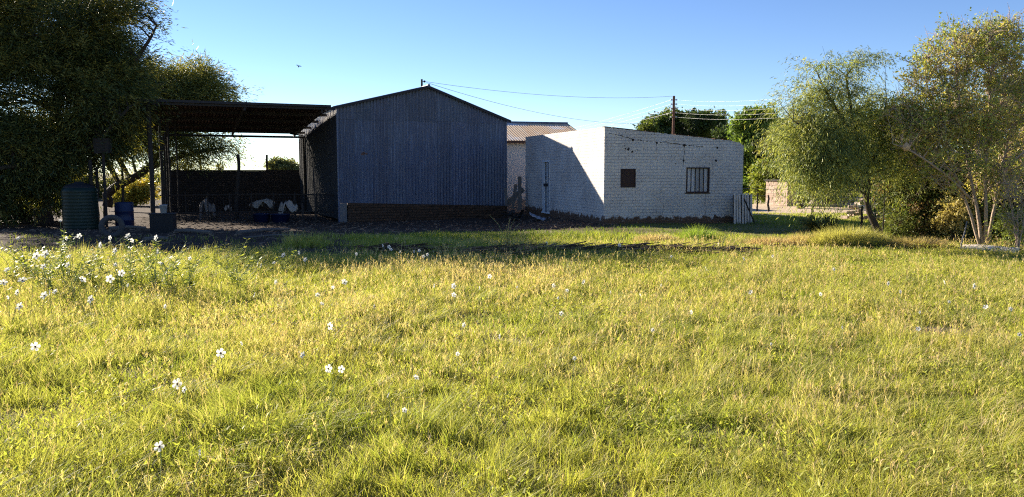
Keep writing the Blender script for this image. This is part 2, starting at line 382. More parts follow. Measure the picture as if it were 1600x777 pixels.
def make_grass():
    # short undergrowth
    x, y = fan(420000, 3.0, 17.5, 1.75)
    k = grassy(x, y)*1.0 > rng.uniform(0, 1, len(x)); x, y = x[k], y[k]; n = len(x)
    hh = gheight(x, y); d = drymap(x, y)
    h = (.045+.085*hh)*rng.uniform(.5, 1.4, n)
    wd = (.0028+.00055*y)*rng.uniform(.7, 1.3, n)
    g = np.clip(.6+.3*noise(x, y, .9, 2)+rng.normal(0, .2, n), 0, 1); dry = np.clip((rng.uniform(0, 1, n) < (.22+.45*d))*rng.uniform(.4, 1, n), 0, 1)
    c = palette(n, g, dry, np.clip(.12+.3*noise(x, y, .7, 5)+rng.normal(0, .15, n), 0, .75))
    blades('grass_undergrowth', x, y, h, wd, rng.uniform(.2, 1.1, n), rng.uniform(0, 6.283, n), c)
    # tussocks
    nt_ = 19000
    tx, ty = fan(nt_, 3.0, 17.5, 1.55)
    k = grassy(tx, ty) > rng.uniform(.2, 1, len(tx)); tx, ty = tx[k], ty[k]
    th = gheight(tx, ty)*rng.uniform(.7, 1.25, len(tx)); keep = th > .45; tx, ty, th = tx[keep], ty[keep], th[keep]
    m = len(tx); per = 22; idx = np.repeat(np.arange(m), per); n = len(idx)
    a = rng.uniform(0, 6.283, n); rr = np.abs(rng.normal(0, .035, n))
    x = tx[idx]+np.cos(a)*rr; y = ty[idx]+np.sin(a)*rr
    windx = .25+.5*noise(tx, ty, .9, 1)
    lx = np.cos(a)*.5+windx[idx]; ly = np.sin(a)*.5-.1+(.5*noise(tx, ty, .8, 4))[idx]
    h = (.05+.13*th[idx]**1.3)*rng.uniform(.4, 1.4, n)*(1-.45*sstep(11.5, 13.5, y)*sstep(4.5, 6.5, x))
    wd = (.003+.0005*y)*rng.uniform(.6, 1.3, n)
    tg = np.clip(rng.normal(.62, .28, m)+.25*noise(tx, ty, 1.2, 3), 0, 1); tdry = np.clip(drymap(tx, ty)*.9+rng.normal(0, .2, m)-.25, 0, .85); thue = np.clip(rng.normal(.12, .2, m), 0, .7)
    c = palette(n, np.clip(tg[idx]+rng.normal(0, .1, n), 0, 1), np.clip(tdry[idx]+(rng.uniform(0, 1, n) < .15)*.6, 0, 1), thue[idx])
    tip = c*.6+np.array([.5, .42, .2])*.4
    blades('grass_tussocks', x, y, h, wd, np.clip(np.hypot(lx, ly), 0, 1.2), np.arctan2(ly, lx), c, tipcol=tip)
    # thin seed stalks with airy heads
    x, y = fan(34000, 3.2, 17.0, 1.4)
    dm = drymap(x, y)+.5*np.exp(-(((x+.3)/3.2)**2+((y-11.5)/2.2)**2))
    k = (grassy(x, y) > .5) & (rng.uniform(0, 1, len(x)) < np.clip(dm*1.1-.12, .06, 1)); x, y = x[k], y[k]; n = len(x)
    h = rng.uniform(.12, .30, n)*(.75+.35*gheight(x, y)); la = rng.uniform(0, 6.283, n); le = rng.uniform(.05, .5, n)
    c = np.array([.60, .49, .28])*rng.uniform(.7, 1.25, (n, 1)); pk = rng.uniform(0, 1, (n, 1)); c = c*(1-.45*pk)+np.array([.45, .27, .2])*.45*pk
    wd = .0016+.00028*y
    blades('grass_stalks', x, y, h, wd, le, la, c)
    per = 6; idx = np.repeat(np.arange(n), per); q = len(idx); t = rng.uniform(.7, 1.0, q)
    hx = x[idx]+np.cos(la[idx])*le[idx]*h[idx]*t**2; hy = y[idx]+np.sin(la[idx])*le[idx]*h[idx]*t**2
    zz = gz(x, y)[idx]+h[idx]*t*np.sqrt(np.clip(1-(le[idx]*t*.6)**2, .15, 1))-.02
    blades('grass_seed_heads', hx, hy, rng.uniform(.02, .05, q), (.0025+.0004*hy), rng.uniform(.3, 1.3, q), rng.uniform(0, 6.283, q), c[idx]*rng.uniform(.9, 1.3, (q, 1)), z=zz)
    # small broad weeds in patches
    x, y = fan(60000, 3.2, 16.5, 1.5)
    wm = noise(x, y, .8, 0)+.5*noise(x, y, 2.4, 3)+.9*sstep(-2.0, -6, x)
    k = (wm > .35) & (grassy(x, y) > .5); x, y = x[k], y[k]; n = len(x)
    z = gz(x, y)+rng.uniform(.02, .20, n)*(.6+.5*gheight(x, y)); c = palette(n, rng.uniform(.2, 1, n), rng.uniform(0, .25, n), rng.uniform(0, .35, n))
    blades('ground_cover_leaves', x, y, rng.uniform(.015, .035, n), (.010+.0008*y), rng.uniform(.6, 1.4, n), rng.uniform(0, 6.283, n), c, z=z, curve=.2)
    # strip in front of the buildings and the far right meadow
    q = 330000
    x = rng.uniform(-14, 27, q); y = 14.0+(31-14.0)*rng.uniform(0, 1, q)**1.35
    patchy = .10*np.clip(noise(x, y, .9, 1), 0, 1)*(1-sstep(18, 24, y))
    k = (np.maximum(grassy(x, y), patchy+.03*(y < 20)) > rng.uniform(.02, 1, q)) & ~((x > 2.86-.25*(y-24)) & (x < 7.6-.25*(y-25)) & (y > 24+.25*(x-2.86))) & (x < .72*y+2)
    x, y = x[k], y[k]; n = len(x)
    hh = np.clip(.5+.4*noise(x, y, 1.2, 2)+.3*noise(x, y, .5, 0), .1, 1.5)
    h = (.08+.22*hh)*rng.uniform(.5, 1.3, n)*(1-.4*sstep(24, 30, y)); d = np.clip(drymap(x, y)-.1, 0, 1)
    wshade = sstep(19.3, 20.8, y-.2*noise(x, y, .6, 1))*(1-sstep(7.5, 9, x))  # shadow before the white wall painted in as darker, shorter, thinner grass
    h = h*(1-.45*wshade)*.62*(1-.45*sstep(6, 8, x)*(1-sstep(17.5, 19, y)))
    c = palette(n, np.clip(rng.normal(.42, .25, n)-.3*wshade, 0, 1), (rng.uniform(0, 1, n) < .1+.4*d)*.9*(1-.7*wshade), np.clip(rng.normal(.2, .2, n)+.75*wshade, 0, 1))
    kk = rng.uniform(0, 1, n) > .55*wshade; x, y, h, c = x[kk], y[kk], h[kk], c[kk]; n = len(x)
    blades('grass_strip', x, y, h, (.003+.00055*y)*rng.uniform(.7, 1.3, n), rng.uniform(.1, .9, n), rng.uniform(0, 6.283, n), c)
make_grass()
def mound(name, label, cx, cy, rx, ry, h, n, col, var, lean=.8, cat='tussock', grp=None):
    r = np.sqrt(rng.uniform(0, 1, n)); a = rng.uniform(0, 6.283, n)
    x = cx+np.cos(a)*r*rx; y = cy+np.sin(a)*r*ry
    hh = h*(1-.55*r*r)*rng.uniform(.5, 1.2, n)
    c = np.array(col)*rng.uniform(1-var, 1+var, (n, 1))
    o = blades(name, x, y, hh, .013*rng.uniform(.6, 1.3, n), np.clip(lean*rng.uniform(.2, 1.3, n)*(.4+r), 0, 1.3), a+rng.normal(0, .6, n), c, kind=None)
    return tag(o, label, cat, grp)
GT = 'mounds of dry and green grass behind the field edge'
def mpos(px, py, Y): p = at(px, py, Y); return p.x, p.y
for px, Y, rx, h, n, col, lab in [
    (1325, 16.6, .8, .52, 6500, (.46, .42, .16), 'big rounded yellow grass clump at the foot of the feathery tree'),
    (1262, 17.0, .55, .36, 2600, (.5, .38, .22), 'straw coloured grass clump left of the big rounded clump'),
    (1205, 16.9, .6, .26, 2600, (.5, .36, .22), 'matted dry grass mound under the shadow of the white building'),
    (1090, 17.6, .35, .42, 1500, (.26, .34, .07), 'bright green upright grass tuft below the barred window'),
    (1025, 17.5, .5, .25, 2000, (.5, .38, .24), 'brown dead grass mound below the rusty shuttered window'),
    (1430, 16.3, .8, .3, 3600, (.42, .33, .17), 'dull straw mound between the two right hand trees')]:
    x_, y_ = mpos(px, 370, Y); mound('grass_tussock', lab, x_, y_, rx, .35, h, n, col, .35, grp=GT)
TR['done_grass'] = 1

# ------------------------------------------------------------------ iron barn
def frame(ox, oy, oz, deg):
    c, s_ = math.cos(R(deg)), math.sin(R(deg))
    return lambda p: Vector(((p[0]-ox)*c+(p[1]-oy)*s_, -(p[0]-ox)*s_+(p[1]-oy)*c, p[2]-oz))
def corr(mb, x0, x1, zb, zt, place, pitch=.135, amp=.02, nz=1, sheet=.675, seed=1, off=0.0):
    """corrugated sheets from x0 to x1; zb, zt functions of x; place(x, depth, z) -> point"""
    r = random.Random(seed); x = x0; i = 0
    while x < x1-1e-4:
        xe = min(x+sheet, x1); n = max(4, int((xe-x)/pitch*6)); o = off+(i % 2)*.004; g = r.uniform(.78, 1.15); wv = r.uniform(-.02, .02)
        col = (g*r.uniform(.97, 1.03), g, g*r.uniform(.97, 1.05)); vs = []; fs = []
        xs = [x+(xe-x+.03*(xe < x1))*k/n for k in range(n+1)]
        for xx in xs:
            xx = min(xx, x1); d = o+amp*math.cos(xx/pitch*6.28318)
            for j in range(nz+1):
                zz = zb(xx)+wv*(j == 0)+(zt(xx)-zb(xx)-wv*(j == 0))*j/nz
                vs.append(place(xx, d, zz))
        for k in range(n):
            for j in range(nz):
                a = k*(nz+1)+j; fs.append((a, a+nz+1, a+nz+2, a+1))
        mb.add(vs, fs, col); x = xe; i += 1
BZ = -.31
BX, BY, BD = -6.885, 30.66, 23.0
bl = frame(BX, BY, BZ, BD)
WB, XA, LB = 7.17, 3.71, 11.0
def ztop(x): return (4.22+(5.15-4.22)*x/XA if x < XA else 5.15-(5.15-3.91)*(x-XA)/(WB-XA))-BZ
def zbot(x): return .44-.235*x/WB-BZ
barn = empty('iron_barn', (BX, BY, BZ), 'tall gabled barn clad in blue grey corrugated iron on a mud brick footing', 'barn', rz=R(BD))
m = MB(); corr(m, 0, WB, zbot, lambda x: min(4.12, ztop(x)-.02), lambda x, d, z: (x, -d, z), seed=3)
corr(m, 0, WB, lambda x: min(4.06, ztop(x)-.03), lambda x: ztop(x)-.02, lambda x, d, z: (x, -d-.012, z), seed=44)
m.build('front_wall', M['galv'], barn)
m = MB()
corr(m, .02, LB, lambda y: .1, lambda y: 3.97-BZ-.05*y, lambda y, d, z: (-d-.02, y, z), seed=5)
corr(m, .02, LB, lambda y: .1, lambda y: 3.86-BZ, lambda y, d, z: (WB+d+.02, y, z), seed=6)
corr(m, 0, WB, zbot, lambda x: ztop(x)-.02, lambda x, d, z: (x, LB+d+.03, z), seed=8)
m.build('side_walls', M['shade_toned_sheet'], barn)
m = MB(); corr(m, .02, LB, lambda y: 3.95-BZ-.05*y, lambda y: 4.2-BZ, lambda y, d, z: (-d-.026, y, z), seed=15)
m.build('painted_sun_strip', M['sun_toned_sheet'], barn)  # pale strip added to imitate the sunlit slot above the shed roof
for sgn, x0, x1, nm in ((0, -.16, XA, 'left'), (1, XA, WB+.22, 'right')):
    m = MB()
    def zr(x, sgn=sgn): return (4.22+.93*x/XA if sgn == 0 else 5.15-1.24*(x-XA)/(WB-XA))-BZ+.03
    corr(m, -.18, LB+.25, lambda y, x0=x0: x0, lambda y, x1=x1: x1, lambda y, d, x: (x, y, zr(x)+d+.012), seed=9+sgn)
    m.build('roof', M['galv'], barn)
m = MB(); m.tube([(XA, -.2, ztop(XA)+.05), (XA, LB+.2, ztop(XA)+.05)], .06, 8); m.build('ridge_cap', M['galv'], barn)
m = MB()
m.bar((-.14, -.16, ztop(0)-.05), (XA, -.16, ztop(XA)-.012), .03, .07); m.bar((XA, -.16, ztop(XA)-.012), (WB+.2, -.16, ztop(WB)-.09), .03, .07)
m.build('barge_board', M['iron_dark'], barn)
# mud brick footing, ragged
m = MB(); r = random.Random(4); vs = []; fs = []; nx_ = 60; nz_ = 7
for i in range(nx_+1):
    for j in range(nz_+1):
        x = .33+(WB-.33+.04)*i/nx_; z = -.15+(zbot(x)+.17)*j/nz_
        d = -.07-r.uniform(0, .035)-.05*(1-j/nz_)
        vs.append((x, d, z))
for i in range(nx_):
    for j in range(nz_): a = i*(nz_+1)+j; fs.append((a, a+nz_+1, a+nz_+2, a+1))
n_ = len(vs); vs += [(v[0], .12, v[2]) for v in vs[nz_::nz_+1]]
for i in range(nx_): fs.append((i*(nz_+1)+nz_, (i+1)*(nz_+1)+nz_, n_+i+1, n_+i))
m.add(vs, fs); m.box((.36, .05, -.2), (WB-.02, LB, .3)); m.build('footing', M['mudbrick'], barn)
m = MB(); m.box((.02, -.03, -.1), (.31, .1, zbot(0)-.01)); m.build('corner_pier', M['concrete'], barn, bevel=.01)
m = MB(); m.box((WB-.02, -.05, zbot(WB)), (WB+.05, .02, ztop(WB)-.06)); m.build('corner_flashing', M['galv'], barn)
m = MB(); m.box((-.04, -.035, -.05), (.02, .02, ztop(0)-.06)); m.build('corner_flashing', M['galv'], barn)
# bolts and a torn hole with a dark edge
m = MB()
for (x, z) in ((1.02, 2.75), (1.1, 2.72), (.98, 2.70)): m.obox((x-.07, -.022, z-.03), (.13, 0, 0), (0, .012, 0), (.0, 0, .05))
m.build('torn_hole', M['rust'], barn)
m = MB()
for j, z in enumerate((1.1, 2.1, 3.1, 3.95)):
    for i in range(44):
        x = .1+i*.152
        if z < ztop(x)-.2: m.obox((x-.008, -.020, z-.008), (.016, 0, 0), (0, .006, 0), (0, 0, .016))
m.build('roofing_screw', M['rust'], barn); bpy.data.objects['roofing_screw']['kind'] = 'stuff'
# short pole behind the ridge
p = at(659, 124, 35.5); q = bl(p)
m = MB(); o = bl(Vector((p.x, p.y, 4.3)))
pole = empty('roof_pole', (p.x, p.y, 4.8), 'short dark pole sticking up behind the barn roof ridge', 'pole')
m.tube([(0, 0, -.6), (0, 0, p.z-4.8)], .045, 8); m.build('pole', M['wood_dark'], pole)
m = MB(); m.lathe((.12, 0, p.z-4.8-.1), [(.01, -.05), (.05, -.03), (.05, .03), (.01, .05)], 8); m.tube([(0, 0, p.z-4.9), (.12, 0, p.z-4.9)], .012, 6); m.build('insulator', M['black_plastic'], pole)
ROOFPOLE = Vector((p.x+.12, p.y, p.z-.1))

# ------------------------------------------------------------------ open lean-to roof beside the barn
lean = empty('open_shed', (BX, BY, BZ), 'low open shed roof on poles joined to the left side of the barn', 'shed', rz=R(BD))
ZF, ZRr, YR = 4.155-BZ, 3.61-BZ, 8.4
def zl(y): return ZF+(ZRr-ZF)*y/YR
m = MB(); corr(m, -7.13, -.28, lambda x: -.25, lambda x: YR, lambda x, d, y: (x, y, zl(y)+d+.05), seed=20, nz=2)
m.build('roof', M['roof_iron_dark'], lean)
for y in (-.275, YR+.03):
    m = MB(); m.bar((-7.14, y, zl(y)+.045), (-.28, y, zl(y)+.045), .03, .09); m.build('edge_board', M['iron_dark'], lean)
for y in (-.12, 1.8, 3.9, 6.1, 8.2):
    m = MB(); m.bar((-7.08, y, zl(y)-.02), (-.1, y, zl(y)-.02), .06, .11, up=(0, 0, 1)); m.build('purlin', M['iron_dark'], lean)
for x in (-6.76, -3.45, -.6):
    m = MB(); m.bar((x, -.1, zl(-.1)-.13), (x, 8.5, zl(8.5)-.13), .07, .12)
    m.build('rafter', M['iron_dark'], lean)
m = MB(); m.bar((-6.7, 8.65, ZRr-.2), (-.05, 8.65, ZRr-.2), .08, .10); m.build('rear_beam', M['iron_dark'], lean)
m = MB(); m.bar((-.9, 7.3, ZRr-.1), (-.15, 8.5, ZRr-.12), .06); m.build('brace', M['iron_dark'], lean)
for x, y, r_ in ((-6.74, .05, .085), (-6.44, 2, .06), (-6.18, 3.1, .045), (-6.3, 5.5, .06), (-6.44, 8.6, .07), (-.12, 8.6, .06), (-5.9, 3.8, .03)):
    m = MB(); m.tube([(x, y, -.05), (x+.02, y, 2), (x, y, zl(y)-.05 if y < 8 else ZRr-.15)], [r_, r_*.95, r_*.9], 8); m.build('post', M['wood_dark'], lean)
# walls and poles around the shed
A = at(258, 265, 38.5); B = at(474, 265, 41.4)
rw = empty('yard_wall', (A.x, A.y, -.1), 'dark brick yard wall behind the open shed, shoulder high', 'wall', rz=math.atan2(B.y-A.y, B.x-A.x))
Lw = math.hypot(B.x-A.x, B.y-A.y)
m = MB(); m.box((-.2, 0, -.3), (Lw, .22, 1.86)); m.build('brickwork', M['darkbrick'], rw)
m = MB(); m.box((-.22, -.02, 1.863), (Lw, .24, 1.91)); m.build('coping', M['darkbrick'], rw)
def pole_thing(name, pa, pb, rad, mat, label, cat='post', grp=None):
    pa = Vector(pa); pb = Vector(pb); m = MB(); k = 5
    m.tube([Vector((0, 0, -.15))]+[(pb-pa)*(i/k)+Vector((random.uniform(-.5, .5)*rad, 0, 0)) for i in range(1, k+1)], [rad*(1.1-.25*i/k) for i in range(k+1)], 8)
    o = m.build(name, M[mat], smooth=False); o.location = pa; return tag(o, label, cat, grp)
G_P = 'poles rising behind the dark yard wall'
for pxt, pyt, pxb, lab in ((311, 224, 316, 'leaning pole behind the yard wall, under the overhanging branches'), (417, 242, 420, 'short leaning pole behind the yard wall, nearest the barn')):
    t_ = at(pxt, pyt, 42.5); b_ = at(pxb, 300, 42.5); pole_thing('fence_pole', (b_.x, b_.y, -.1), t_, .07, 'wood_dark', lab, grp=G_P)
t_ = at(373, 241, 32); b_ = at(371, 350, 32); pole_thing('timber_pole', (b_.x, b_.y, -.2), t_, .075, 'wood_dark', 'upright dark pole standing alone in the middle of the open shed')
for i, (pt, yt, pb, Y, rad, lab) in enumerate([
    (141, 250, 141, 27, .07, 'thick dark post beside the green tank'), (152, 262, 151, 27.5, .06, 'thin dark post between the green tank and the blue drum'),
    (163, 268, 164, 30, .05, 'dark post just behind the blue drum'), (192, 255, 192, 29, .05, 'dark post right of the blue drum, in front of the bright bush'),
    (490, 262, 493, 28.6, .025, 'slim iron stake against the dark side wall of the barn'), (472, 318, 474, 27, .03, 'short stake standing before the low wire pen')]):
    t_ = at(pt, yt, Y); b_ = at(pb, 340, Y); pole_thing('yard_post', gp(b_.x, b_.y), t_, rad, 'wood_dark', lab, grp='posts about the shaded yard')
# pen of wire and rails under the shed
pen = empty('wire_pen', gp(*mpos(350, 0, 31)), 'low dark stock pen of rails and wire mesh under the open shed', 'pen', rz=R(8))
m = MB()
for i in range(9): m.tube([(-2.6+i*.85, 0, -.1), (-2.6+i*.85, 0, 1.15)], .03, 6)
m.build('stake', M['wood_dark'], pen); pen.children[-1]['kind'] = 'stuff'
for z in (.35, 1.05):
    m = MB(); m.tube([(-2.7, -.03, z), (1, -.03, z+.04), (4.3, -.03, z)], .025, 6); m.build('rail', M['wood_dark'], pen)
m = MB()
for i in range(66): m.tube([(-2.6+i*.105, 0, 0), (-2.6+i*.105, 0, 1.05)], .004, 4)
for z in np.arange(.1, 1.05, .12): m.tube([(-2.6, 0, z), (4.25, 0, z)], .004, 4)
m.build('wire_mesh', M['iron_dark'], pen)
def drape(name, px, py, Y, w_, h_, label, seed, mat='cloth_pale'):
    r = random.Random(seed); c = at(px, py, Y*1.045); m = MB(); nx, ny = 14, 10; vs = []; fs = []
    ph = [r.uniform(0, 6.28) for _ in range(6)]
    for j in range(ny+1):
        for i in range(nx+1):
            u = i/nx*2-1; v = j/ny*2-1
            x = u*w_/2*(1-.25*v*v*abs(math.sin(ph[0]+u))); y = v*w_*.22
            z = h_*.5-h_*abs(v)*.9*(.7+.5*math.sin(5*u+ph[4]))-.3*h_*u*math.sin(ph[1])+.22*h_*math.sin(7*u+ph[2])*math.cos(5*v+ph[3])-.6*h_*abs(u)**3+h_*.15*(r.random()-.5)
            vs.append((x, y, z))
    for j in range(ny):
        for i in range(nx): a = j*(nx+1)+i; fs.append((a, a+1, a+nx+2, a+nx+1))
    m.add(vs, fs); o = m.build(name, M[mat], smooth=True); o.location = c
    sm = o.modifiers.new('thick', 'SOLIDIFY'); sm.thickness = .03
    return tag(o, label, 'cloth', 'pale bundles lying in the dark pen')
drape('cloth_bundle', 410, 317, 30.2, 1.0, .26, 'whitish crumpled bundle lying in the pen above the blue trough', 1)
drape('cloth_bundle', 450, 323, 30.0, .8, .42, 'largest pale bundle, hanging on the wire near the barn', 2)
drape('cloth_bundle', 356, 324, 30.0, .3, .16, 'smallest pale bundle, left of the lone pole in the shed', 3)
drape('cloth_bundle', 325, 325, 30.3, .7, .6, 'dull grey bundle heaped at the left of the pen', 4, 'concrete')
for (px, lab, ln) in ((398, 'blue trough on the ground nearest the lone pole', .8), (428, 'blue trough on the ground below the largest pale bundle', .9)):
    c = gp(*mpos(px, 0, 30.3)); m = MB()
    m.lathe((0, 0, 0), [(.02, .02), (.36, .02), (.42, .33), (.44, .33), (.44, .35), (.40, .35), (.34, .05), (.02, .05)], 24)
    o = m.build('feed_trough', M['blue_plastic'], smooth=True); o.location = c; o.scale = (ln, .7, 1); tag(o, lab, 'trough', 'blue troughs under the shed')
# poles lying on the yard
for i, (xa, ya, xb, yb, lab) in enumerate([
    (258, 361, 330, 366, 'long dark pole lying on the soil at the left of the shed mouth'), (372, 366, 452, 352, 'long pole lying slanted on the soil in front of the blue troughs'),
    (380, 374, 470, 370, 'thin pole lying flat on bare soil nearest the grass'), (170, 350, 228, 348, 'pale stick lying on soil behind the white bucket'), (225, 379, 262, 376, 'pale board lying on soil behind the tall weeds')]):
    a_ = atz(xa, ya, -.0); b_ = atz(xb, yb, -.0); a_ = gp(a_.x, a_.y); b_ = gp(b_.x, b_.y); n_ = (b_-a_)
    m = MB(); m.tube([(0, 0, .05), n_*.5+Vector((0, .05, .08)), n_+Vector((0, 0, .05))], [.06, .055, .045] if i != 2 else .025, 8)
    o = m.build('lying_pole', M['wood_grey']); o.location = a_; tag(o, lab, 'pole', 'timber lying on the yard soil')
# tanks, drums, tyre, bucket
g0 = gp(*mpos(108, 0, 25)); tk = empty('water_tank', g0, 'dark green ribbed plastic tank under the big tree', 'tank')
m = MB(); pr = [(.02, 0), (.52, 0)]
for i in range(12): z = .05+i*.105; pr += [(.52, z), (.526, z+.03), (.526, z+.06), (.52, z+.085)]
pr += [(.5, 1.34), (.42, 1.4)]; m.lathe((0, 0, 0), pr, 36); m.build('tank_body', M['green_plastic'], tk, smooth=True)
m = MB(); m.lathe((0, 0, 1.38), [(.46, -.02), (.46, .02), (.36, .09), (.14, .14), (.14, .18), (.01, .19)], 30); m.build('lid', M['black_plastic'], tk, smooth=True)
g0 = gp(*mpos(178, 0, 26)); dr = empty('plastic_drum', g0, 'dark blue plastic drum standing in shade right of the green tank', 'drum')
m = MB(); m.lathe((0, 0, 0), [(.01, 0), (.27, 0), (.29, .03), (.29, .28), (.305, .3), (.29, .32), (.29, .58), (.305, .6), (.29, .62), (.29, .86), (.27, .9), (.25, .9), (.25, .88), (.01, .88)], 28)
m.build('drum_body', M['blue_plastic'], dr, smooth=True)
m = MB(); m.lathe((.12, 0, .88), [(.01, .03), (.04, .03), (.04, 0)], 12); m.build('bung', M['black_plastic'], dr)
g0 = gp(*mpos(157, 0, 19.3)); m = MB(); pr = []
for k in range(13): a = 6.28318*k/12; pr.append((.23+.07*math.cos(a), .09*math.sin(a)))
m.lathe((0, 0, .27), pr, 30, axis=(.35, -1, .1)); o = m.build('old_tyre', M['rubber'], smooth=True); o.location = g0; tag(o, 'dusty grey tyre standing on edge in the shaded yard', 'tyre')
g0 = gp(*mpos(240, 0, 21.5)); bx = empty('black_crate', g0, 'black square crate at the foot of the shed corner post', 'crate', rz=R(12))
m = MB(); m.box((-.3, -.25, 0), (.3, -.22, .52)); m.box((-.3, .22, 0), (.3, .25, .52)); m.box((-.3, -.22, 0), (-.27, .22, .52)); m.box((.27, -.22, 0), (.3, .22, .52)); m.box((-.27, -.22, 0), (.27, .22, .03)); m.build('crate_body', M['black_plastic'], bx)
m = MB(); m.box((-.32, -.27, .523), (.32, .27, .56)); m.build('crate_lid', M['black_plastic'], bx, bevel=.008)
bk = empty('bucket', Vector((g0.x+.02, g0.y, g0.z+.56)), 'pale plastic bucket standing on the black crate', 'bucket')
m = MB(); m.lathe((0, 0, 0), [(.01, .005), (.08, .005), (.1, .22), (.108, .22), (.108, .235), (.095, .235), (.076, .02), (.01, .02)], 20); m.build('bucket_body', M['white_plastic'], bk, smooth=True)
m = MB(); m.tube([(-.105, 0, .21), (-.09, -.07, .15), (0, -.12, .12), (.09, -.07, .15), (.105, 0, .21)], .004, 5); m.build('bucket_handle', M['wire'], bk)
t_ = at(161, 240, 27); bd = empty('raised_box', (t_.x, t_.y, float(gz(t_.x, t_.y))), 'pale weathered box fixed on a post beneath the big tree', 'box')
hz = t_.z-float(gz(t_.x, t_.y)); m = MB(); m.tube([(0, 0, -.1), (0, 0, hz)], .05, 8); m.build('post', M['wood_dark'], bd)
m = MB(); m.box((-.26, -.12, hz), (.26, .12, hz+.52)); m.build('box_body', M['wood_dark'], bd, bevel=.01)
m = MB(); [m.box((-.2, -.135, hz+.08+k*.1), (.2, -.122, hz+.12+k*.1)) for k in range(4)]; m.build('vent_slat', M['wood_dark'], bd); bd.children[-1]['kind'] = 'stuff'

# ------------------------------------------------------------------ whitewashed block building
WX, WY, WD = 2.86, 24.0, 14.0
wb = empty('whitewashed_building', (WX, WY, 0), 'flat roofed building of whitewashed blocks with a barred window', 'building', rz=R(WD))
WL, WDp = 4.80, 9.43
def zf(x): return 3.04-(3.04-2.63)*x/WL
rj = random.Random(12)
def wall_piece(m, pts_b, pts_t, th):
    """pts: list of (x, z) along the wall; th = thickness vector, corner mapping below"""
    n = len(pts_b); vs = [(p[0], 0, p[1]) for p in pts_b]+[(p[0], 0, p[1]) for p in pts_t]; vs += [(v[0], th, v[2]) for v in vs]
    fs = []
    for i in range(n-1):
        fs += [(i, i+1, n+i+1, n+i), (2*n+i+1, 2*n+i, 3*n+i, 3*n+i+1), (n+i, n+i+1, 3*n+i+1, 3*n+i), (i+1, i, 2*n+i, 2*n+i+1)]
    fs += [(0, n, 3*n, 2*n), (2*n-1, n-1, 3*n-1, 4*n-1)]
    m.add(vs, fs)
W1 = (.55, 1.05, 1.18, 1.76); W2 = (2.79, 3.60, 1.0, 1.81)
m = MB(); cuts = [0, W1[0], W1[1], W2[0], W2[1], WL]
def toppts(a, b):
    xs = [a]; 
    while xs[-1] < b-.12: xs.append(xs[-1]+rj.uniform(.06, .12))
    xs.append(b); out = []
    for x in xs:
        z = zf(x)+(.0 if x in (a, b) else rj.choice((0, 0, -.004, .006, -.012)))
        if x > 4.50: z -= .03
        if x > 4.66: z -= .06*(1+.3*rj.random())
        if 3.7 < x < 3.85: z -= .03
        out.append((x, z))
    return out
for a, b in zip(cuts[:-1], cuts[1:]):
    tp = toppts(a, b); win = {W1[0]: W1, W2[0]: W2}.get(a)
    if win:
        wall_piece(m, [(a, -.3), (b, -.3)], [(a, win[2]), (b, win[2])], .2)
        wall_piece(m, [(x, win[3]) for x, z in tp], tp, .2)
    else: wall_piece(m, [(x, -.3) for x, z in tp], tp, .2)
m.build('front_wall', M['whitewash'], wb)
# left wall with door opening (mapped along y)
D0, D1, DZ0, DZ1 = 5.86, 6.76, .12, 2.12
def zs(y): return 3.04+.13*y/WDp
m = MB()
def sidewall(m, a, b, z0f, z1f, x0, x1):
    m.add([(x0, a, z0f), (x0, b, z0f), (x0, b, z1f(b)), (x0, a, z1f(a)), (x1, a, z0f), (x1, b, z0f), (x1, b, z1f(b)), (x1, a, z1f(a))],
          [(0, 3, 2, 1), (4, 5, 6, 7), (0, 1, 5, 4), (3, 7, 6, 2), (0, 4, 7, 3), (1, 2, 6, 5)])
sidewall(m, .2, D0, -.3, zs, 0, .2); sidewall(m, D0, D1, DZ1, zs, 0, .2); sidewall(m, D0, D1, -.3, lambda y: DZ0, 0, .2); sidewall(m, D1, WDp, -.3, zs, 0, .2)
sidewall(m, .2, WDp, -.3, lambda y: 2.5+.1*y/WDp, WL-.2, WL-.002); m.box((.2, WDp-.2, -.3), (WL, WDp, 2.5))
m.build('side_wall', M['whitewash'], wb)
m = MB(); vs = [(.2, .2, 2.86), (WL-.2, .2, 2.36), (WL-.2, WDp-.2, 2.42), (.2, WDp-.2, 2.95)]; m.add([*vs, *[(a, b, c-.08) for a, b, c in vs]], [(0, 1, 2, 3), (7, 6, 5, 4), (0, 4, 5, 1), (1, 5, 6, 2), (2, 6, 7, 3), (3, 7, 4, 0)]); m.build('roof', M['galv'], wb)
m = MB(); x = 0.0
while x < 4.4:
    l = rj.uniform(.2, .42); 
    if rj.random() < .82: m.bar((x, .10, zf(x)+.013), (min(x+l, 4.42), .10, zf(min(x+l, 4.42))+.013), .22, .02)
    x += l+rj.uniform(.005, .05)
m.build('coping', M['mudbrick'], wb); wb.children[-1]['kind'] = 'stuff'
# window 1: rusty sheet shutter
f = MB(); a, b, c, d = W1; e = .03
for q in ((a, c, b, c+e), (a, d-e, b, d), (a, c+e, a+e, d-e), (b-e, c+e, b, d-e)): f.box((q[0], -.012, q[1]), (q[2], .06, q[3]))
fo = f.build('window', M['window_iron'], wb)
m = MB(); m.box((a+e, .006, c+e), (b-e, .02, d-e)); [m.box((a+e+.02, -.004, c+z), (b-e-.02, .006, c+z+.018)) for z in (.12, .44)]; m.build('shutter', M['window_iron'], fo); fo['label'] = 'small window closed by a rusty brown shutter'
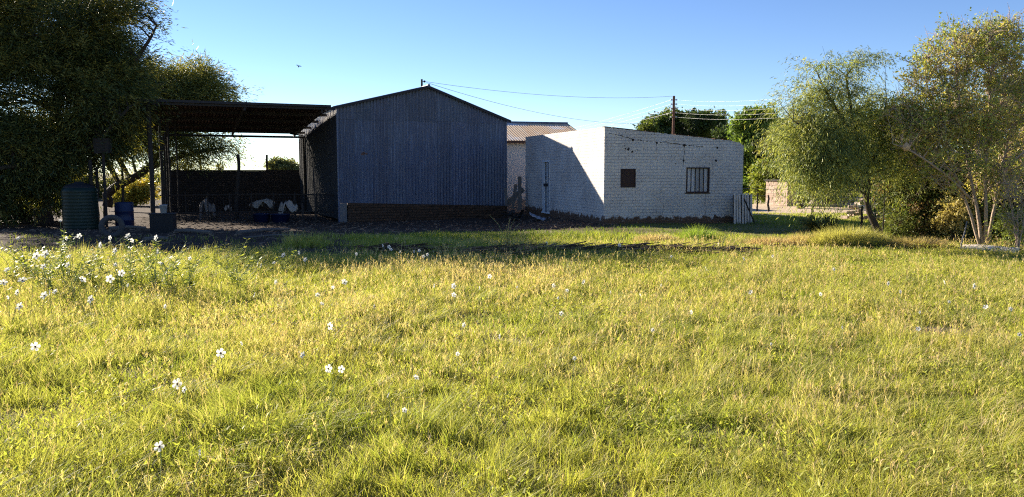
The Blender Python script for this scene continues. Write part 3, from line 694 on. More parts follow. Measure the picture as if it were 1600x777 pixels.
# window 2: barred, pale boards behind
f = MB(); a, b, c, d = W2; e = .035
for q in ((a, c, b, c+e), (a, d-e, b, d), (a, c+e, a+e, d-e), (b-e, c+e, b, d-e)): f.box((q[0], -.02, q[1]), (q[2], .08, q[3]))
fo = f.build('window', M['window_iron'], wb); fo['label'] = 'wide barred window with pale boards inside'
m = MB(); r = random.Random(2); x = a+e
for k in range(5):
    wdt = (b-a-2*e)/5; g = r.uniform(2.4, 4.2); m.box((x+.010, .045+.006*(k % 2), c+e), (x+wdt-.010, .065+.006*(k % 2), d-e), (g, g*1.02, g*1.06)); x += wdt
m.build('board', M['pale_board'], fo)
m = MB(); m.box((a+.05, .12, c+.05), (b-.05, .13, d-.05)); m.build('pane', M['black_plastic'], fo)
for k in range(4):
    x = a+e+(b-a-2*e)*(k+1)/5; m = MB(); m.tube([(x, .02, c+.02), (x, .02, d-.02)], .009, 6); m.build('bar', M['window_iron'], fo)
m = MB(); m.box((a-.03, -.03, c-.03), (b+.03, .1, c-.002)); m.build('sill', M['window_iron'], fo)
# chipped holes and a crack on the front wall
def chip(x, z, r_, seed):
    r = random.Random(seed); m = MB(); n = 11; vs = [(x, -.004, z)]+[(x+math.cos(6.28*k/n)*r_*r.uniform(.5, 1.3), -.004, z+math.sin(6.28*k/n)*r_*r.uniform(.5, 1.2)) for k in range(n)]
    m.add(vs, [(0, 1+(k+1) % n, 1+k) for k in range(n)][::-1]); o = m.build('chipped_hole', M['wood_dark'], wb)
for i, (x, z, r_) in enumerate(((.94, 2.66, .045), (.8, 2.37, .05), (.93, 2.29, .04), (.7, 2.38, .025), (1.75, 2.57, .045), (2.69, 2.50, .05), (2.68, 2.02, .035), (3.85, 2.44, .045), (3.82, 2.03, .05), (1.73, 2.07, .018), (2.7, 2.3, .02), (1.5, 1.5, .02), (2.4, 1.92, .018))): chip(x, z, r_, i)
m = MB()
def crack(pts, w0=.009):
    fine = [pts[0]]
    for (a0, b0), (a1, b1) in zip(pts[:-1], pts[1:]):
        k_ = max(2, int(math.hypot(a1-a0, b1-b0)/.05))
        fine += [(a0+(a1-a0)*i/k_+rj.uniform(-.008, .008), b0+(b1-b0)*i/k_+rj.uniform(-.010, .010)) for i in range(1, k_+1)]
    for (a0, b0), (a1, b1) in zip(fine[:-1], fine[1:]):
        if rj.random() < .22: continue
        w_ = w0*rj.uniform(.4, 1.5)
        dx, dz = a1-a0, b1-b0; l = math.hypot(dx, dz); nx_, nz_ = -dz/l*w_/2, dx/l*w_/2
        m.add([(a0-nx_, -.003, b0-nz_), (a1-nx_, -.003, b1-nz_), (a1+nx_, -.003, b1+nz_), (a0+nx_, -.003, b0+nz_)], [(0, 1, 2, 3)])
crack([(.15, 2.84), (.5, 2.79), (.94, 2.68), (1.4, 2.62), (1.8, 2.585), (2.1, 2.60)], .016); crack([(2.1, 2.575), (2.4, 2.55), (2.69, 2.51), (3.1, 2.48), (3.35, 2.46)], .02)
m.build('crack', M['wood_dark'], wb); m = MB(); crack([(2.69, 2.48), (2.70, 2.25), (2.67, 2.0), (2.69, 1.82)], .014); crack([(1.74, 2.55), (1.73, 2.3), (1.74, 2.07)], .008); crack([(3.5, .98), (3.46, .6), (3.5, .3)], .007)
m.build('crack', M['wood_dark'], wb)
# door with a steel gate in the left wall
dr = MB(); dr.box((-.02, D0, DZ0), (.06, D0+.06, DZ1)); dr.box((-.02, D1-.06, DZ0), (.06, D1, DZ1)); dr.box((-.02, D0+.06, DZ1-.06), (.06, D1-.06, DZ1)); dr.box((-.06, D0-.04, DZ0-.05), (.2, D1+.04, DZ0))
do = dr.build('door', M['gate_paint'], wb)
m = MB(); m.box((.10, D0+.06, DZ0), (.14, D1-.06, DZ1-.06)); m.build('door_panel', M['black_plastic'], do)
m = MB()
for k in range(4): y = D0+.16+k*(D1-D0-.32)/3; m.tube([(.03, y, DZ0), (.03, y, DZ1-.07)], .016, 6)
m.build('gate_bar', M['gate_paint'], do); do.children[-1]['kind'] = 'stuff'
m = MB(); m.box((.0, D0+.08, 1.12), (.035, D1-.08, 1.22)); m.build('lock_rail', M['iron_dark'], do)

# ------------------------------------------------------------------ house behind
hb = empty('cream_house', (-1.3, 37.5, 0), 'cream plastered house with a rusty iron roof behind the barn', 'house', rz=R(14))
HL, HD = 5.05, 7.0
m = MB(); m.box((0, 0, -.3), (HL, HD, 3.12)); m.build('wall', M['plaster'], hb)
m = MB(); corr(m, -.3, HL+.25, lambda x: -.35, lambda x: HD/2, lambda x, d, y: (x, y, 3.2+(y+.35)*.285+d), seed=31, nz=1, amp=.006)
corr(m, -.3, HL+.25, lambda x: HD/2, lambda x: HD+.35, lambda x, d, y: (x, y, 3.2+(HD+.35-y)*.285+d), seed=32, nz=1, amp=.014)
m.build('roof', M['rustroof'], hb)
m = MB(); m.box((-.28, -.30, 3.08), (HL+.22, -.26, 3.19)); m.build('fascia', M['rust'], hb)
m = MB(); m.tube([(-.3, HD/2, 4.32), (HL+.27, HD/2, 4.32)], .07, 8); m.build('ridge_cap', M['galv'], hb)
m = MB(); m.bar((HL+.26, -.3, 3.19), (HL+.26, HD/2, 4.28), .03, .08); m.build('barge_board', M['iron_dark'], hb)
# planks leaning in the gap, bent sheet
for i, (xa, ya, xb, yb, wd_, lab) in enumerate([
    (812, 276, 812, 328, .16, 'upright dark plank against the white wall end'), (806, 288, 801, 326, .14, 'dark board leaning in the gap between barn and white wall'),
    (818, 296, 792, 318, .2, 'slanting wide board lying across the leaning planks'), (790, 294, 791, 322, .12, 'short plank propped on the right corner of the barn')]):
    Y = 32.4 if i < 3 else 32.2
    a_ = at(xa, ya, Y+.3); b_ = at(xb, yb, Y); m = MB(); m.bar((0, 0, 0), a_-b_, wd_, .035, up=(0, 1, 0)); o = m.build('loose_plank', M['wood_grey']); o.location = b_; tag(o, lab, 'plank', 'old boards stacked in the gap')
m = MB(); r = random.Random(3)
for k in range(9):
    m.bar((r.uniform(-.5, .5), r.uniform(-.2, .3), r.uniform(.02, .3)), (r.uniform(-.6, .6), r.uniform(-.2, .3), r.uniform(.05, .5)), .12, .03)
o = m.build('scrap_pile', M['wood_dark']); o.location = gp(*mpos(803, 0, 31)); tag(o, 'dark scrap timber heaped at the foot of the gap', 'scrap')
m = MB(); vs = []; fs = []
for i in range(25):
    u = i/24; x = u*1.15; z = .06+.55*(abs(u-.55)**1.5)*(1.0 if u < .55 else .55)+.012*math.cos(i*1.57)
    for j in range(2): vs.append((x, j*.75-.1*u, z+.06*j))
for i in range(24): fs.append((2*i, 2*i+2, 2*i+3, 2*i+1))
m.add(vs, fs); o = m.build('bent_sheet', M['white_plastic']); o.location = gp(*mpos(829, 0, 28.8)); sm = o.modifiers.new('t', 'SOLIDIFY'); sm.thickness = .01
tag(o, 'bent pale metal sheet lying below the barred door', 'metal sheet')
# slatted panel leaning on the right end of the white building
c = at(1146, 348, 24.6); sp = empty('slatted_panel', (c.x, c.y, float(gz(c.x, c.y))), 'weathered white slatted wooden panel leaning at the right end of the white building', 'panel', rz=R(10))
r = random.Random(6)
for k in range(7):
    m = MB(); x = .03+k*.095; t_ = r.uniform(-.02, .02); m.obox((x, .02, -.05), (.064, 0, 0), (0, .02, 0), (t_+.02, .12, 1.0+r.uniform(-.04, .04)), (4.9, 4.9, 5.0)); m.build('slat', M['wood_grey'], sp)
m = MB(); m.obox((.02, .05, .0), (.66, 0, 0), (0, .012, 0), (.02, .12, .93)); m.build('backing_board', M['wood_dark'], sp)
for z in (.2, .8): m = MB(); m.bar((0, .09+.12*z, z), (.68, .075+.12*z, z), .05, .02); m.build('cross_rail', M['wood_dark'], sp)
m = MB(); m.bar((.32, -.03, .82), (.68, -.12, .0), .06, .03); m.build('brace', M['wood_dark'], sp)

# ------------------------------------------------------------------ utility pole and wires
t_ = at(1053, 150, 50); up_ = empty('utility_pole', (t_.x, t_.y, 0), 'tall brown timber power pole with stacked insulators behind the white building', 'pole')
m = MB(); m.tube([(0, 0, -.2), (0, 0, t_.z)], [.11, .08], 10); m.build('pole', M['rust'], up_)
IN = []
for k in range(5):
    z = t_.z-.25-k*.27
    m = MB(); m.tube([(-.16, 0, z), (.16, 0, z)], .02, 6); m.lathe((.16, 0, z), [(.01, -.05), (.06, -.03), (.06, .03), (.01, .05)], 8); m.lathe((-.16, 0, z), [(.01, -.05), (.06, -.03), (.06, .03), (.01, .05)], 8)
    m.build('insulator', M['white_plastic'], up_); IN.append(z)
def wire(a, b, sag, label, rad=.009):
    a = Vector(a); b = Vector(b); pts = [(b-a)*(k/24)-Vector((0, 0, 4*sag*(k/24)*(1-k/24))) for k in range(25)]
    m = MB(); m.tube(pts, rad, 4, caps=False); o = m.build('power_line', M['wire']); o.location = a; tag(o, label, 'wire', 'overhead wires')
wire(ROOFPOLE, (t_.x-.1, t_.y, t_.z-.02), .35, 'long black wire from the barn roof pole to the top of the power pole', .011)
wire(ROOFPOLE+Vector((.1, 0, -.05)), at(1010, 193, 58), .55, 'lower dark wire sloping from the barn roof pole towards the round trees', .011)
for k in range(4): wire((t_.x-.16, t_.y, IN[k]), at(862, 207+3*k, 95), .2, '%s of the four pale wires fanning left from the power pole' % ('uppermost', 'second from the top', 'third from the top', 'lowest')[k], .010)
for k in range(5): wire((t_.x+.16, t_.y, IN[k]), at(1330, 141+8*k, 31), .25, '%s of the five pale wires running right from the power pole' % ('topmost', 'second highest', 'middle', 'second lowest', 'bottom')[k], .0055)
# bird
c = at(466, 104, 26); bd = empty('flying_bird', c, 'tiny dark bird flying in the clear sky above the open shed', 'bird')
m = MB(); m.tube([(-.1, 0, 0), (-.05, 0, .01), (.02, 0, .012), (.08, 0, .008), (.11, 0, .01)], [.004, .022, .026, .014, .003], 7); m.build('body', M['bird'], bd, smooth=True)
for sgn in (-1, 1):
    m = MB(); vs = [(.04, 0, .015), (-.03, 0, .015), (-.03, sgn*.08, .07), (.035, sgn*.08, .075), (-.05, sgn*.17, .09)]; vs += [(a, b, c_-.006) for a, b, c_ in vs]
    m.add(vs, [(0, 1, 2, 3), (3, 2, 4), (8, 7, 6, 5), (9, 7, 8)]); m.build('wing', M['bird'], bd)
bd.rotation_euler = (R(20), R(-50), R(110)); bd.scale = (.6, .6, .6)

# ------------------------------------------------------------------ trees
def leafmesh(name, P, A, Bv, C, parent, mat='leaf'):
    """rhombic leaves: centres P, half-length vectors A, half-width vectors Bv, colours C"""
    n = len(P); N = np.cross(A, Bv); N /= (np.linalg.norm(N, axis=1, keepdims=True)+1e-9)
    la = np.linalg.norm(A, axis=1, keepdims=True)
    V = np.stack([P-A, P+Bv-.15*A+N*la*.12, P+A, P-Bv-.15*A+N*la*.12], 1).reshape(-1, 3)
    F = (np.arange(n)[:, None]*4+np.arange(4)[None]).ravel()
    return npmesh(name, V, F, np.full(n, 4), np.repeat(C, 4, 0), M[mat], parent)
def unit(v): return v/(np.linalg.norm(v, axis=-1, keepdims=True)+1e-9)
def tree(name, label, cat, base, limbs, lobes, nclump, cr, twigs, leaves, ll, lw, cols, bark, group=None, droop=.25, rad=.03, tlen=.6, seed=1, flat=.0, wob=.3, branch_every=1, twig_r=.004, bare=0, sides=6, fill=.35):
    g = np.random.default_rng(seed); rd = random.Random(seed)
    base = Vector(base); root = empty(name, base, label, cat, group)
    m = MB(); samp = []
    for pts, r0, r1 in limbs:
        pts = [Vector(p) for p in pts]; fine = []
        for i in range(len(pts)-1):
            for k in range(4):
                t = k/4; p0 = pts[max(i-1, 0)]; p1 = pts[i]; p2 = pts[i+1]; p3 = pts[min(i+2, len(pts)-1)]
                fine.append(.5*((2*p1)+(p2-p0)*t+(2*p0-5*p1+4*p2-p3)*t*t+(3*p1-p0-3*p2+p3)*t**3))
        fine.append(pts[-1]); n = len(fine); L = sum((fine[i+1]-fine[i]).length for i in range(n-1))
        rr = [r0+(r1-r0)*i/(n-1) for i in range(n)]
        fine = [f+Vector((rd.uniform(-1, 1), rd.uniform(-1, 1), 0))*rr[i]*.25 for i, f in enumerate(fine)]
        m.tube([f-base for f in fine], rr, 8); samp += [(f, rr[i]) for i, f in enumerate(fine) if i > n*.25]
    S = np.array([list(f) for f, _ in samp]); SR = [q for _, q in samp]
    W = np.array([l[3]*l[4]*l[5]*(l[6] if len(l) > 6 else 1) for l in lobes])**.6; W = W/W.sum()
    cc = []
    for i, l in enumerate(lobes):
        k = max(1, int(round(nclump*W[i]*(l[6] if len(l) > 6 else 1))))
        d = unit(g.normal(size=(k, 3))); rr = g.uniform(fill, 1, (k, 1))**.6
        cc.append(np.array(l[:3])+d*rr*np.array(l[3:6]))
    CC = np.concatenate(cc); K = len(CC); ctr = (np.array([l[:3] for l in lobes])*W[:, None]).sum(0)
    tw = MB()
    for i in range(K):
        if i % branch_every: continue
        c = CC[i]; d = np.linalg.norm(S-c, axis=1)+np.maximum(0, S[:, 2]-c[2]+.2)*1.5; j = int(np.argmin(d))
        a = Vector(S[j]); b = Vector(c); ml = (b-a).length; r0 = min(SR[j]*.7, rad*(.5+.5*ml))
        mid = a.lerp(b, .5)+Vector((rd.uniform(-1, 1), rd.uniform(-1, 1), rd.uniform(0, 1)))*ml*.12
        m.tube([a-base, a.lerp(mid, .5)-base+Vector((0, 0, ml*.03)), mid-base, b-base], [r0, r0*.8, r0*.6, twig_r], 5, caps=False)
        for q in range(bare):
            dd = Vector(unit(g.normal(size=3)+(c-ctr)*.4/ (np.linalg.norm(c-ctr)+.1)+np.array([0, 0, .5]))); e = b+dd*cr*rd.uniform(1.2, 2.2)
            m.tube([b-base, b.lerp(e, .5)-base+Vector((rd.uniform(-1, 1), 0, rd.uniform(-1, 1)))*.06, e-base], [twig_r*1.3, twig_r, twig_r*.5], 4, caps=False)
    m.build('trunk', M[bark], root, smooth=True)
    # twigs
    T = np.repeat(np.arange(K), twigs); nT = len(T)
    out = unit(CC-ctr+1e-3)[T]
    td = unit(out*.7+g.normal(size=(nT, 3))*.8+np.array([0, 0, .15-flat*0])); td[:, 2] *= (1-flat); td = unit(td)
    st = CC[T]+g.normal(size=(nT, 3))*cr*.45*np.array([1, 1, .7])
    tl = tlen*g.uniform(.5, 1.2, nT)
    I = np.repeat(np.arange(nT), leaves); n = len(I); u = g.uniform(0, 1, n)
    P = st[I]+td[I]*(tl[I]*u)[:, None]; P[:, 2] -= droop*tl[I]*u*u
    P += g.normal(size=(n, 3))*ll*.45
    dirv = td[I].copy(); dirv[:, 2] -= droop*2*u
    A = unit(unit(dirv)+g.normal(size=(n, 3))*wob*1.6)*(ll/2*g.uniform(.4, 1.6, n))[:, None]
    B = np.cross(A, g.normal(size=(n, 3))+np.array([0, 0, 1.0])); B = unit(B)*(lw/2*g.uniform(.7, 1.2, n))[:, None]
    cols = np.array(cols); ci = g.integers(0, len(cols), K); mixc = cols[ci]*g.uniform(.75, 1.2, (K, 1))
    C = mixc[T][I]*g.uniform(.7, 1.3, (n, 1)); alt = g.uniform(0, 1, n) < .18; C[alt] = cols[g.integers(0, len(cols), alt.sum())]
    leafmesh('crown', P-np.array(base), A, B, C, root)
    return root
def lobe(px, py, Y, rx, ry, dy=None, dens=1):
    c = at(px, py, Y); return (c.x, c.y, c.z, rx*Y/FPX, (dy if dy else .8*rx*Y/FPX), ry*Y/FPX, dens)
def L3(*pts): return [at(*p) for p in pts]
# big dark feathery tree at the left
YB = 28.5
b0 = at(70, 345, YB); b0.z = float(gz(b0.x, b0.y))
tree('feathery_tree', 'huge dark feathery tree filling the left edge of the picture', 'tree', b0,
     [([b0, at(66, 300, YB), at(80, 230, YB), at(95, 120, YB), at(110, 40, YB)], .34, .07),
      ([at(68, 290, YB), at(20, 220, YB), at(-60, 120, YB), at(-90, 20, YB)], .22, .05),
      ([at(80, 235, YB), at(150, 170, YB), at(215, 90, YB), at(245, 40, YB)], .16, .03),
      ([at(74, 260, YB), at(140, 230, 27.5), at(200, 170, 27)], .14, .04), ([at(68, 270, YB), at(20, 260, 26), at(-20, 270, 25.5)], .12, .04)],
     [lobe(-60, 60, YB, 120, 85), lobe(70, 50, YB, 105, 75, dens=1.2), lobe(150, 95, YB, 65, 45, dens=1.2), lobe(195, 25, YB, 42, 32, dens=.5), lobe(230, 55, YB, 22, 20, dens=.35), lobe(225, 10, YB, 25, 12, dens=.4), lobe(170, 10, YB, 40, 25, dens=.7),
      lobe(50, 150, YB, 130, 80, dens=1.3), lobe(160, 160, 28, 75, 48, dens=1.2), (-20.5, 35.5, 8.6, 3.2, 2.5, 1.5, .8), lobe(20, 240, 27.5, 105, 62, dens=1.4), lobe(125, 225, 28, 60, 32, dens=1.3), lobe(-20, 290, 26.5, 60, 30, dens=1.2), lobe(55, 280, 27, 40, 18, dens=1), lobe(185, 120, 29, 40, 30)],
     950, .42, 15, 16, .18, .034, [(.085, .11, .035), (.06, .085, .035), (.13, .14, .04), (.22, .20, .05)], 'bark_dark', droop=.22, rad=.05, tlen=1.25, wob=.2, seed=3, flat=.45, branch_every=2, twig_r=.008)
# sunlit feathery tree behind the shed, leaning trunk
YB = 40
b0 = at(166, 312, YB); b0.z = -.1
tree('leaning_tree', 'golden green feathery tree with a leaning trunk showing above and under the open shed roof', 'tree', b0,
     [([b0, at(172, 298, YB), at(205, 280, YB), at(238, 255, YB), at(262, 215, YB), at(290, 150, YB)], .26, .07),
      ([at(205, 281, YB), at(245, 258, YB), at(300, 240, YB), at(345, 232, YB)], .2, .05), ([at(240, 252, YB), at(220, 190, YB), at(215, 120, YB)], .2, .05)],
     [lobe(215, 140, YB, 60, 42), lobe(280, 140, YB, 48, 36, dens=1.2), lobe(320, 148, YB, 34, 24, dens=1), lobe(300, 118, YB, 34, 16, dens=.7), lobe(240, 195, YB, 60, 36, dens=1.2), lobe(305, 222, YB, 38, 20, dens=.8), lobe(350, 232, YB, 22, 12, dens=.5), lobe(275, 252, YB, 34, 14, dens=.8), lobe(185, 205, YB, 50, 30), lobe(340, 160, YB, 14, 14, dens=.6), lobe(350, 182, YB, 10, 5, dens=.5)],
     400, .6, 12, 17, .22, .04, [(.26, .27, .07), (.34, .31, .08), (.17, .19, .06), (.12, .15, .05)], 'bark_dark', droop=.25, rad=.06, tlen=1.5, wob=.2, seed=5, flat=.4, branch_every=2, twig_r=.01)
# feathery tree right
YB = 17
b0 = at(1384, 386, YB); b0.z = float(gz(b0.x, b0.y))-.03
tree('acacia_tree', 'light green weeping feathery tree with a curved dark trunk right of the white building', 'tree', b0,
     [([b0, at(1366, 350, YB), at(1355, 315, YB), at(1348, 270, YB), at(1335, 200, YB), at(1322, 120, YB)], .09, .02),
      ([at(1356, 312, YB), at(1352, 265, 16.9), at(1290, 215, 16.7), at(1240, 190, 16.5)], .06, .015), ([at(1348, 270, YB), at(1380, 220, YB), at(1385, 150, YB)], .05, .012),
      ([at(1346, 262, YB), at(1300, 255, 16.6), at(1250, 270, 16.4)], .04, .012), ([at(1340, 225, YB), at(1300, 160, YB), at(1275, 110, YB)], .045, .01)],
     [lobe(1325, 115, YB, 44, 34, dens=.5), lobe(1270, 125, YB, 40, 26, dens=.35), lobe(1245, 158, YB, 46, 26, dens=.5), lobe(1310, 180, YB, 62, 42, dens=1.0), lobe(1270, 215, 16.8, 52, 42, dens=1.25), lobe(1256, 250, 16.6, 26, 28, dens=1.1), lobe(1302, 248, 16.6, 46, 34, dens=1.2), lobe(1352, 222, YB, 42, 38, dens=1.2), lobe(1375, 170, YB, 34, 36, dens=.9),
      lobe(1272, 282, 16.6, 24, 12, dens=.6), lobe(1395, 245, YB, 28, 30, dens=.9), lobe(1360, 95, YB, 28, 18, dens=.4)],
     470, .24, 10, 14, .085, .015, [(.34, .38, .12), (.22, .27, .09), (.40, .41, .13), (.13, .17, .06)], 'bark_dark', droop=.8, rad=.022, tlen=.58, seed=8, branch_every=2, twig_r=.003, bare=1, wob=.16)
# multi-stemmed pale tree at the right
YB = 16.3
b0 = at(1536, 392, YB); b0.z = float(gz(b0.x, b0.y))-.03
stems = [([b0+Vector((-.05, 0, 0)), at(1518, 340, YB), at(1498, 285, YB), at(1470, 215, YB), at(1448, 130, YB)], .036, .012),
         ([b0+Vector((0, 0, 0)), at(1528, 335, YB), at(1515, 270, YB), at(1500, 180, YB), at(1492, 70, YB)], .045, .012),
         ([b0+Vector((.05, 0, 0)), at(1541, 335, 16.2), at(1540, 270, 16.2), at(1545, 180, 16.2), at(1552, 60, 16.2)], .045, .012),
         ([b0+Vector((.09, .05, 0)), at(1552, 335, YB), at(1562, 275, YB), at(1580, 200, YB), at(1600, 110, YB)], .038, .012),
         ([at(1515, 310, YB), at(1480, 275, 16), at(1430, 240, 15.9), at(1395, 225, 15.8)], .035, .008), ([at(1542, 300, YB), at(1575, 260, 16), at(1620, 220, 15.9)], .035, .01),
         ([at(1520, 250, YB), at(1470, 170, YB), at(1420, 130, YB)], .025, .008), ([at(1538, 240, YB), at(1570, 150, YB), at(1590, 80, YB)], .025, .008), ([at(1505, 290, YB), at(1475, 255, YB), at(1440, 190, YB)], .025, .008)]
tree('pale_stemmed_tree', 'tall yellowish tree with several pale pinkish stems fanning up at the right edge', 'tree', b0, stems,
     [lobe(1500, 85, YB, 55, 42, dens=.9), lobe(1560, 75, YB, 50, 38, dens=.9), lobe(1450, 120, YB, 40, 34, dens=.6), lobe(1450, 190, YB, 56, 50, dens=.8), lobe(1520, 170, YB, 80, 60, dens=.9), lobe(1590, 150, YB, 30, 60, dens=.8), lobe(1410, 190, YB, 32, 34, dens=.55), lobe(1490, 260, YB, 70, 36, dens=.5), lobe(1570, 260, YB, 50, 50, dens=.7), lobe(1620, 210, 17, 35, 60)],
     640, .24, 8, 10, .06, .032, [(.46, .46, .13), (.38, .41, .11), (.50, .43, .17), (.22, .28, .08)], 'bark_pale', droop=.12, rad=.02, tlen=.34, seed=12, branch_every=1, twig_r=.0045, bare=5, wob=.6)
def bush(name, label, cat, px, py_base, Y, lobes, ncl, cr, ll, lw, cols, seed, group=None, twigs=9, leaves=12, bark='bark_dark', tlen=.35, h0=None, trunk=.05, **kw):
    b = at(px, py_base, Y); b.z = float(gz(b.x, b.y))-.02
    tops = [Vector(l[:3]) for l in lobes]
    limbs = [([b, b.lerp(t, .5)+Vector((0, 0, .1*(t-b).length)), t], trunk, trunk*.25) for t in tops]
    return tree(name, label, cat, b, limbs, lobes, ncl, cr, twigs, leaves, ll, lw, cols, bark, group, tlen=tlen, seed=seed, rad=trunk*.5, **kw)
UG = [(.12, .15, .045), (.2, .21, .06), (.22, .15, .08), (.07, .10, .035)]
bush('understory_bush', 'dark brown green bush between the curved trunk and the leaning pole', 'bush', 1440, 392, 18.2, [lobe(1430, 345, 18.2, 40, 38), lobe(1465, 330, 18.4, 42, 44), lobe(1415, 300, 18.6, 38, 34), lobe(1400, 250, 18.8, 44, 34), lobe(1450, 275, 18.8, 50, 30)], 300, .22, .06, .035, UG, 21, bare=2, branch_every=2, leaves=14)
bush('understory_bush', 'dark bush directly behind the pale stems', 'bush', 1515, 392, 18.4, [lobe(1505, 340, 18.4, 36, 44), lobe(1550, 320, 18.8, 50, 50), lobe(1520, 280, 18.8, 50, 36), lobe(1590, 300, 18.6, 40, 60), lobe(1590, 360, 18.4, 40, 34)], 300, .22, .06, .035, UG, 22, bare=2, branch_every=2, leaves=14)
bush('understory_bush', 'small green bush with leafy tips just right of the curved trunk', 'bush', 1398, 385, 17.8, [lobe(1402, 350, 17.8, 16, 24, dens=.8)], 26, .16, .05, .03, [(.2, .24, .06), (.14, .17, .05)], 23, bare=1, leaves=10)
bush('twiggy_shrub', 'leafless grey tangle of thin twigs at the right edge', 'shrub', 1590, 398, 15.2, [lobe(1590, 330, 15.2, 26, 46), lobe(1610, 300, 15.2, 30, 40), lobe(1575, 300, 15.4, 16, 24)], 70, .16, .04, .008, [(.28, .22, .17)], 24, bark='bark_pale', twigs=1, leaves=2, bare=5, trunk=.018, twig_r=.0028)
bush('low_green_shrub', 'bright green shrub at the right edge beside the twiggy shrub', 'shrub', 1585, 385, 15.6, [lobe(1588, 350, 15.6, 18, 16)], 36, .14, .05, .03, [(.3, .36, .08), (.22, .28, .07)], 25, leaves=10, trunk=.02)
bush('pale_leaved_shrub', 'pale yellow leaved shrub beside the leaning pole', 'shrub', 1490, 385, 17.4, [lobe(1492, 330, 17.4, 16, 16), lobe(1480, 345, 17.4, 10, 12)], 30, .15, .06, .04, [(.5, .42, .18), (.4, .34, .14)], 26, leaves=8, trunk=.02)
bush('leafy_bush', 'low leafy bush in the shadow edge right of the slatted panel', 'bush', 1285, 366, 21, [lobe(1285, 353, 21, 14, 7), lobe(1268, 350, 21, 7, 7)], 26, .16, .06, .045, [(.10, .13, .05), (.2, .2, .07), (.4, .3, .09)], 27, leaves=9, trunk=.02)
# distant trees
GB = 'trees in the distance'
MG = [(.07, .11, .03), (.10, .14, .035), (.05, .08, .025)]
bush('round_tree', 'dense round dark green tree left of the power pole above the white parapet', 'tree', 1035, 300, 62, [lobe(1040, 205, 62, 24, 22), lobe(1018, 200, 62, 12, 9), lobe(1055, 196, 62, 20, 18), lobe(1090, 195, 62, 18, 20)], 170, .7, .3, .16, MG, 31, GB, tlen=.4, trunk=.25, branch_every=3, twig_r=.02)
bush('round_tree', 'smaller round dark tree just right of the slim conifer', 'tree', 1115, 300, 64, [lobe(1112, 200, 64, 17, 20), lobe(1100, 212, 64, 20, 16)], 90, .7, .3, .16, MG, 32, GB, tlen=.4, trunk=.25, branch_every=3, twig_r=.02)
bush('conifer', 'slim dark columnar conifer beside the power pole', 'tree', 1075, 300, 60, [lobe(1075, 198, 60, 5, 18, 1), lobe(1075, 225, 60, 7, 24, 1)], 70, .3, .25, .06, [(.04, .06, .025), (.03, .05, .02)], 33, GB, tlen=.4, trunk=.15, branch_every=3, twig_r=.02)
bush('small_tree', 'little bright green treetop peeping over the parapet left of the round tree', 'tree', 1010, 300, 58, [lobe(1012, 206, 58, 5, 8)], 14, .4, .25, .12, [(.13, .17, .04)], 34, GB, tlen=.5, trunk=.1, twig_r=.02)
bush('tall_tree', 'tall uneven bright green tree above the right end of the white building', 'tree', 1180, 325, 50, [lobe(1172, 200, 50, 26, 24), lobe(1185, 185, 50, 14, 12), lobe(1205, 195, 50, 10, 12, dens=.6), lobe(1180, 240, 50, 46, 28), lobe(1200, 290, 50, 40, 30, dens=.8), lobe(1165, 285, 50, 16, 22)], 300, .55, .24, .12, [(.16, .25, .05), (.22, .30, .06), (.10, .16, .04)], 35, GB, tlen=.45, trunk=.2, branch_every=3, twig_r=.02)
bush('tall_tree', 'dark bluish green tree between the round trees and the tall bright tree', 'tree', 1135, 325, 56, [lobe(1140, 210, 56, 16, 10), lobe(1215, 205, 58, 24, 16), lobe(1150, 235, 58, 20, 30)], 110, .6, .24, .12, [(.05, .08, .03), (.06, .09, .035)], 36, GB, tlen=.45, trunk=.2, branch_every=3, twig_r=.02)
bush('leafy_tree', 'broad olive tree seen behind the weeping feathery tree', 'tree', 1250, 330, 36, [lobe(1228, 225, 36, 34, 28), lobe(1270, 240, 36, 50, 50), lobe(1330, 230, 38, 60, 60), lobe(1300, 285, 37, 40, 20, dens=.7)], 330, .45, .16, .08, [(.13, .16, .05), (.17, .17, .06), (.10, .10, .05), (.09, .13, .04)], 37, GB, tlen=.6, trunk=.14, branch_every=3, twig_r=.012)
bush('round_bush', 'bright rounded bush behind the small brick hut', 'bush', 1200, 322, 42, [lobe(1202, 275, 42, 22, 18), lobe(1225, 265, 42, 14, 12), lobe(1195, 295, 42, 16, 12)], 90, .4, .16, .09, [(.2, .26, .05), (.25, .28, .06)], 38, GB, tlen=.5, trunk=.1, branch_every=3, twig_r=.012)
bush('leafy_tree', 'dark tree closing the view behind the pale stemmed tree', 'tree', 1450, 370, 25, [lobe(1410, 230, 25, 50, 60), lobe(1480, 220, 26, 60, 60), lobe(1430, 300, 24, 60, 46), lobe(1580, 190, 25, 60, 70), lobe(1560, 290, 25, 60, 60)], 420, .4, .13, .07, [(.06, .09, .03), (.09, .12, .035), (.12, .14, .045)], 39, GB, tlen=.5, trunk=.14, branch_every=3, twig_r=.01)
bush('yellow_bush', 'sunlit yellow bush glimpsed under the leaning trunk', 'bush', 212, 322, 46, [lobe(205, 302, 46, 14, 14), lobe(222, 300, 46, 14, 15), lobe(190, 308, 46, 10, 9)], 90, .4, .14, .08, [(.5, .4, .08), (.42, .36, .07), (.3, .3, .06)], 40, tlen=.4, trunk=.08, branch_every=3, twig_r=.01)
bush('distant_bush', 'dim green bush behind the posts left of the shed', 'bush', 150, 320, 55, [lobe(140, 296, 55, 26, 18), lobe(180, 290, 55, 18, 10), lobe(230, 282, 58, 26, 8), lobe(110, 280, 55, 30, 20)], 130, .5, .18, .09, [(.2, .2, .07), (.14, .17, .05)], 41, tlen=.6, trunk=.1, branch_every=3, twig_r=.01)
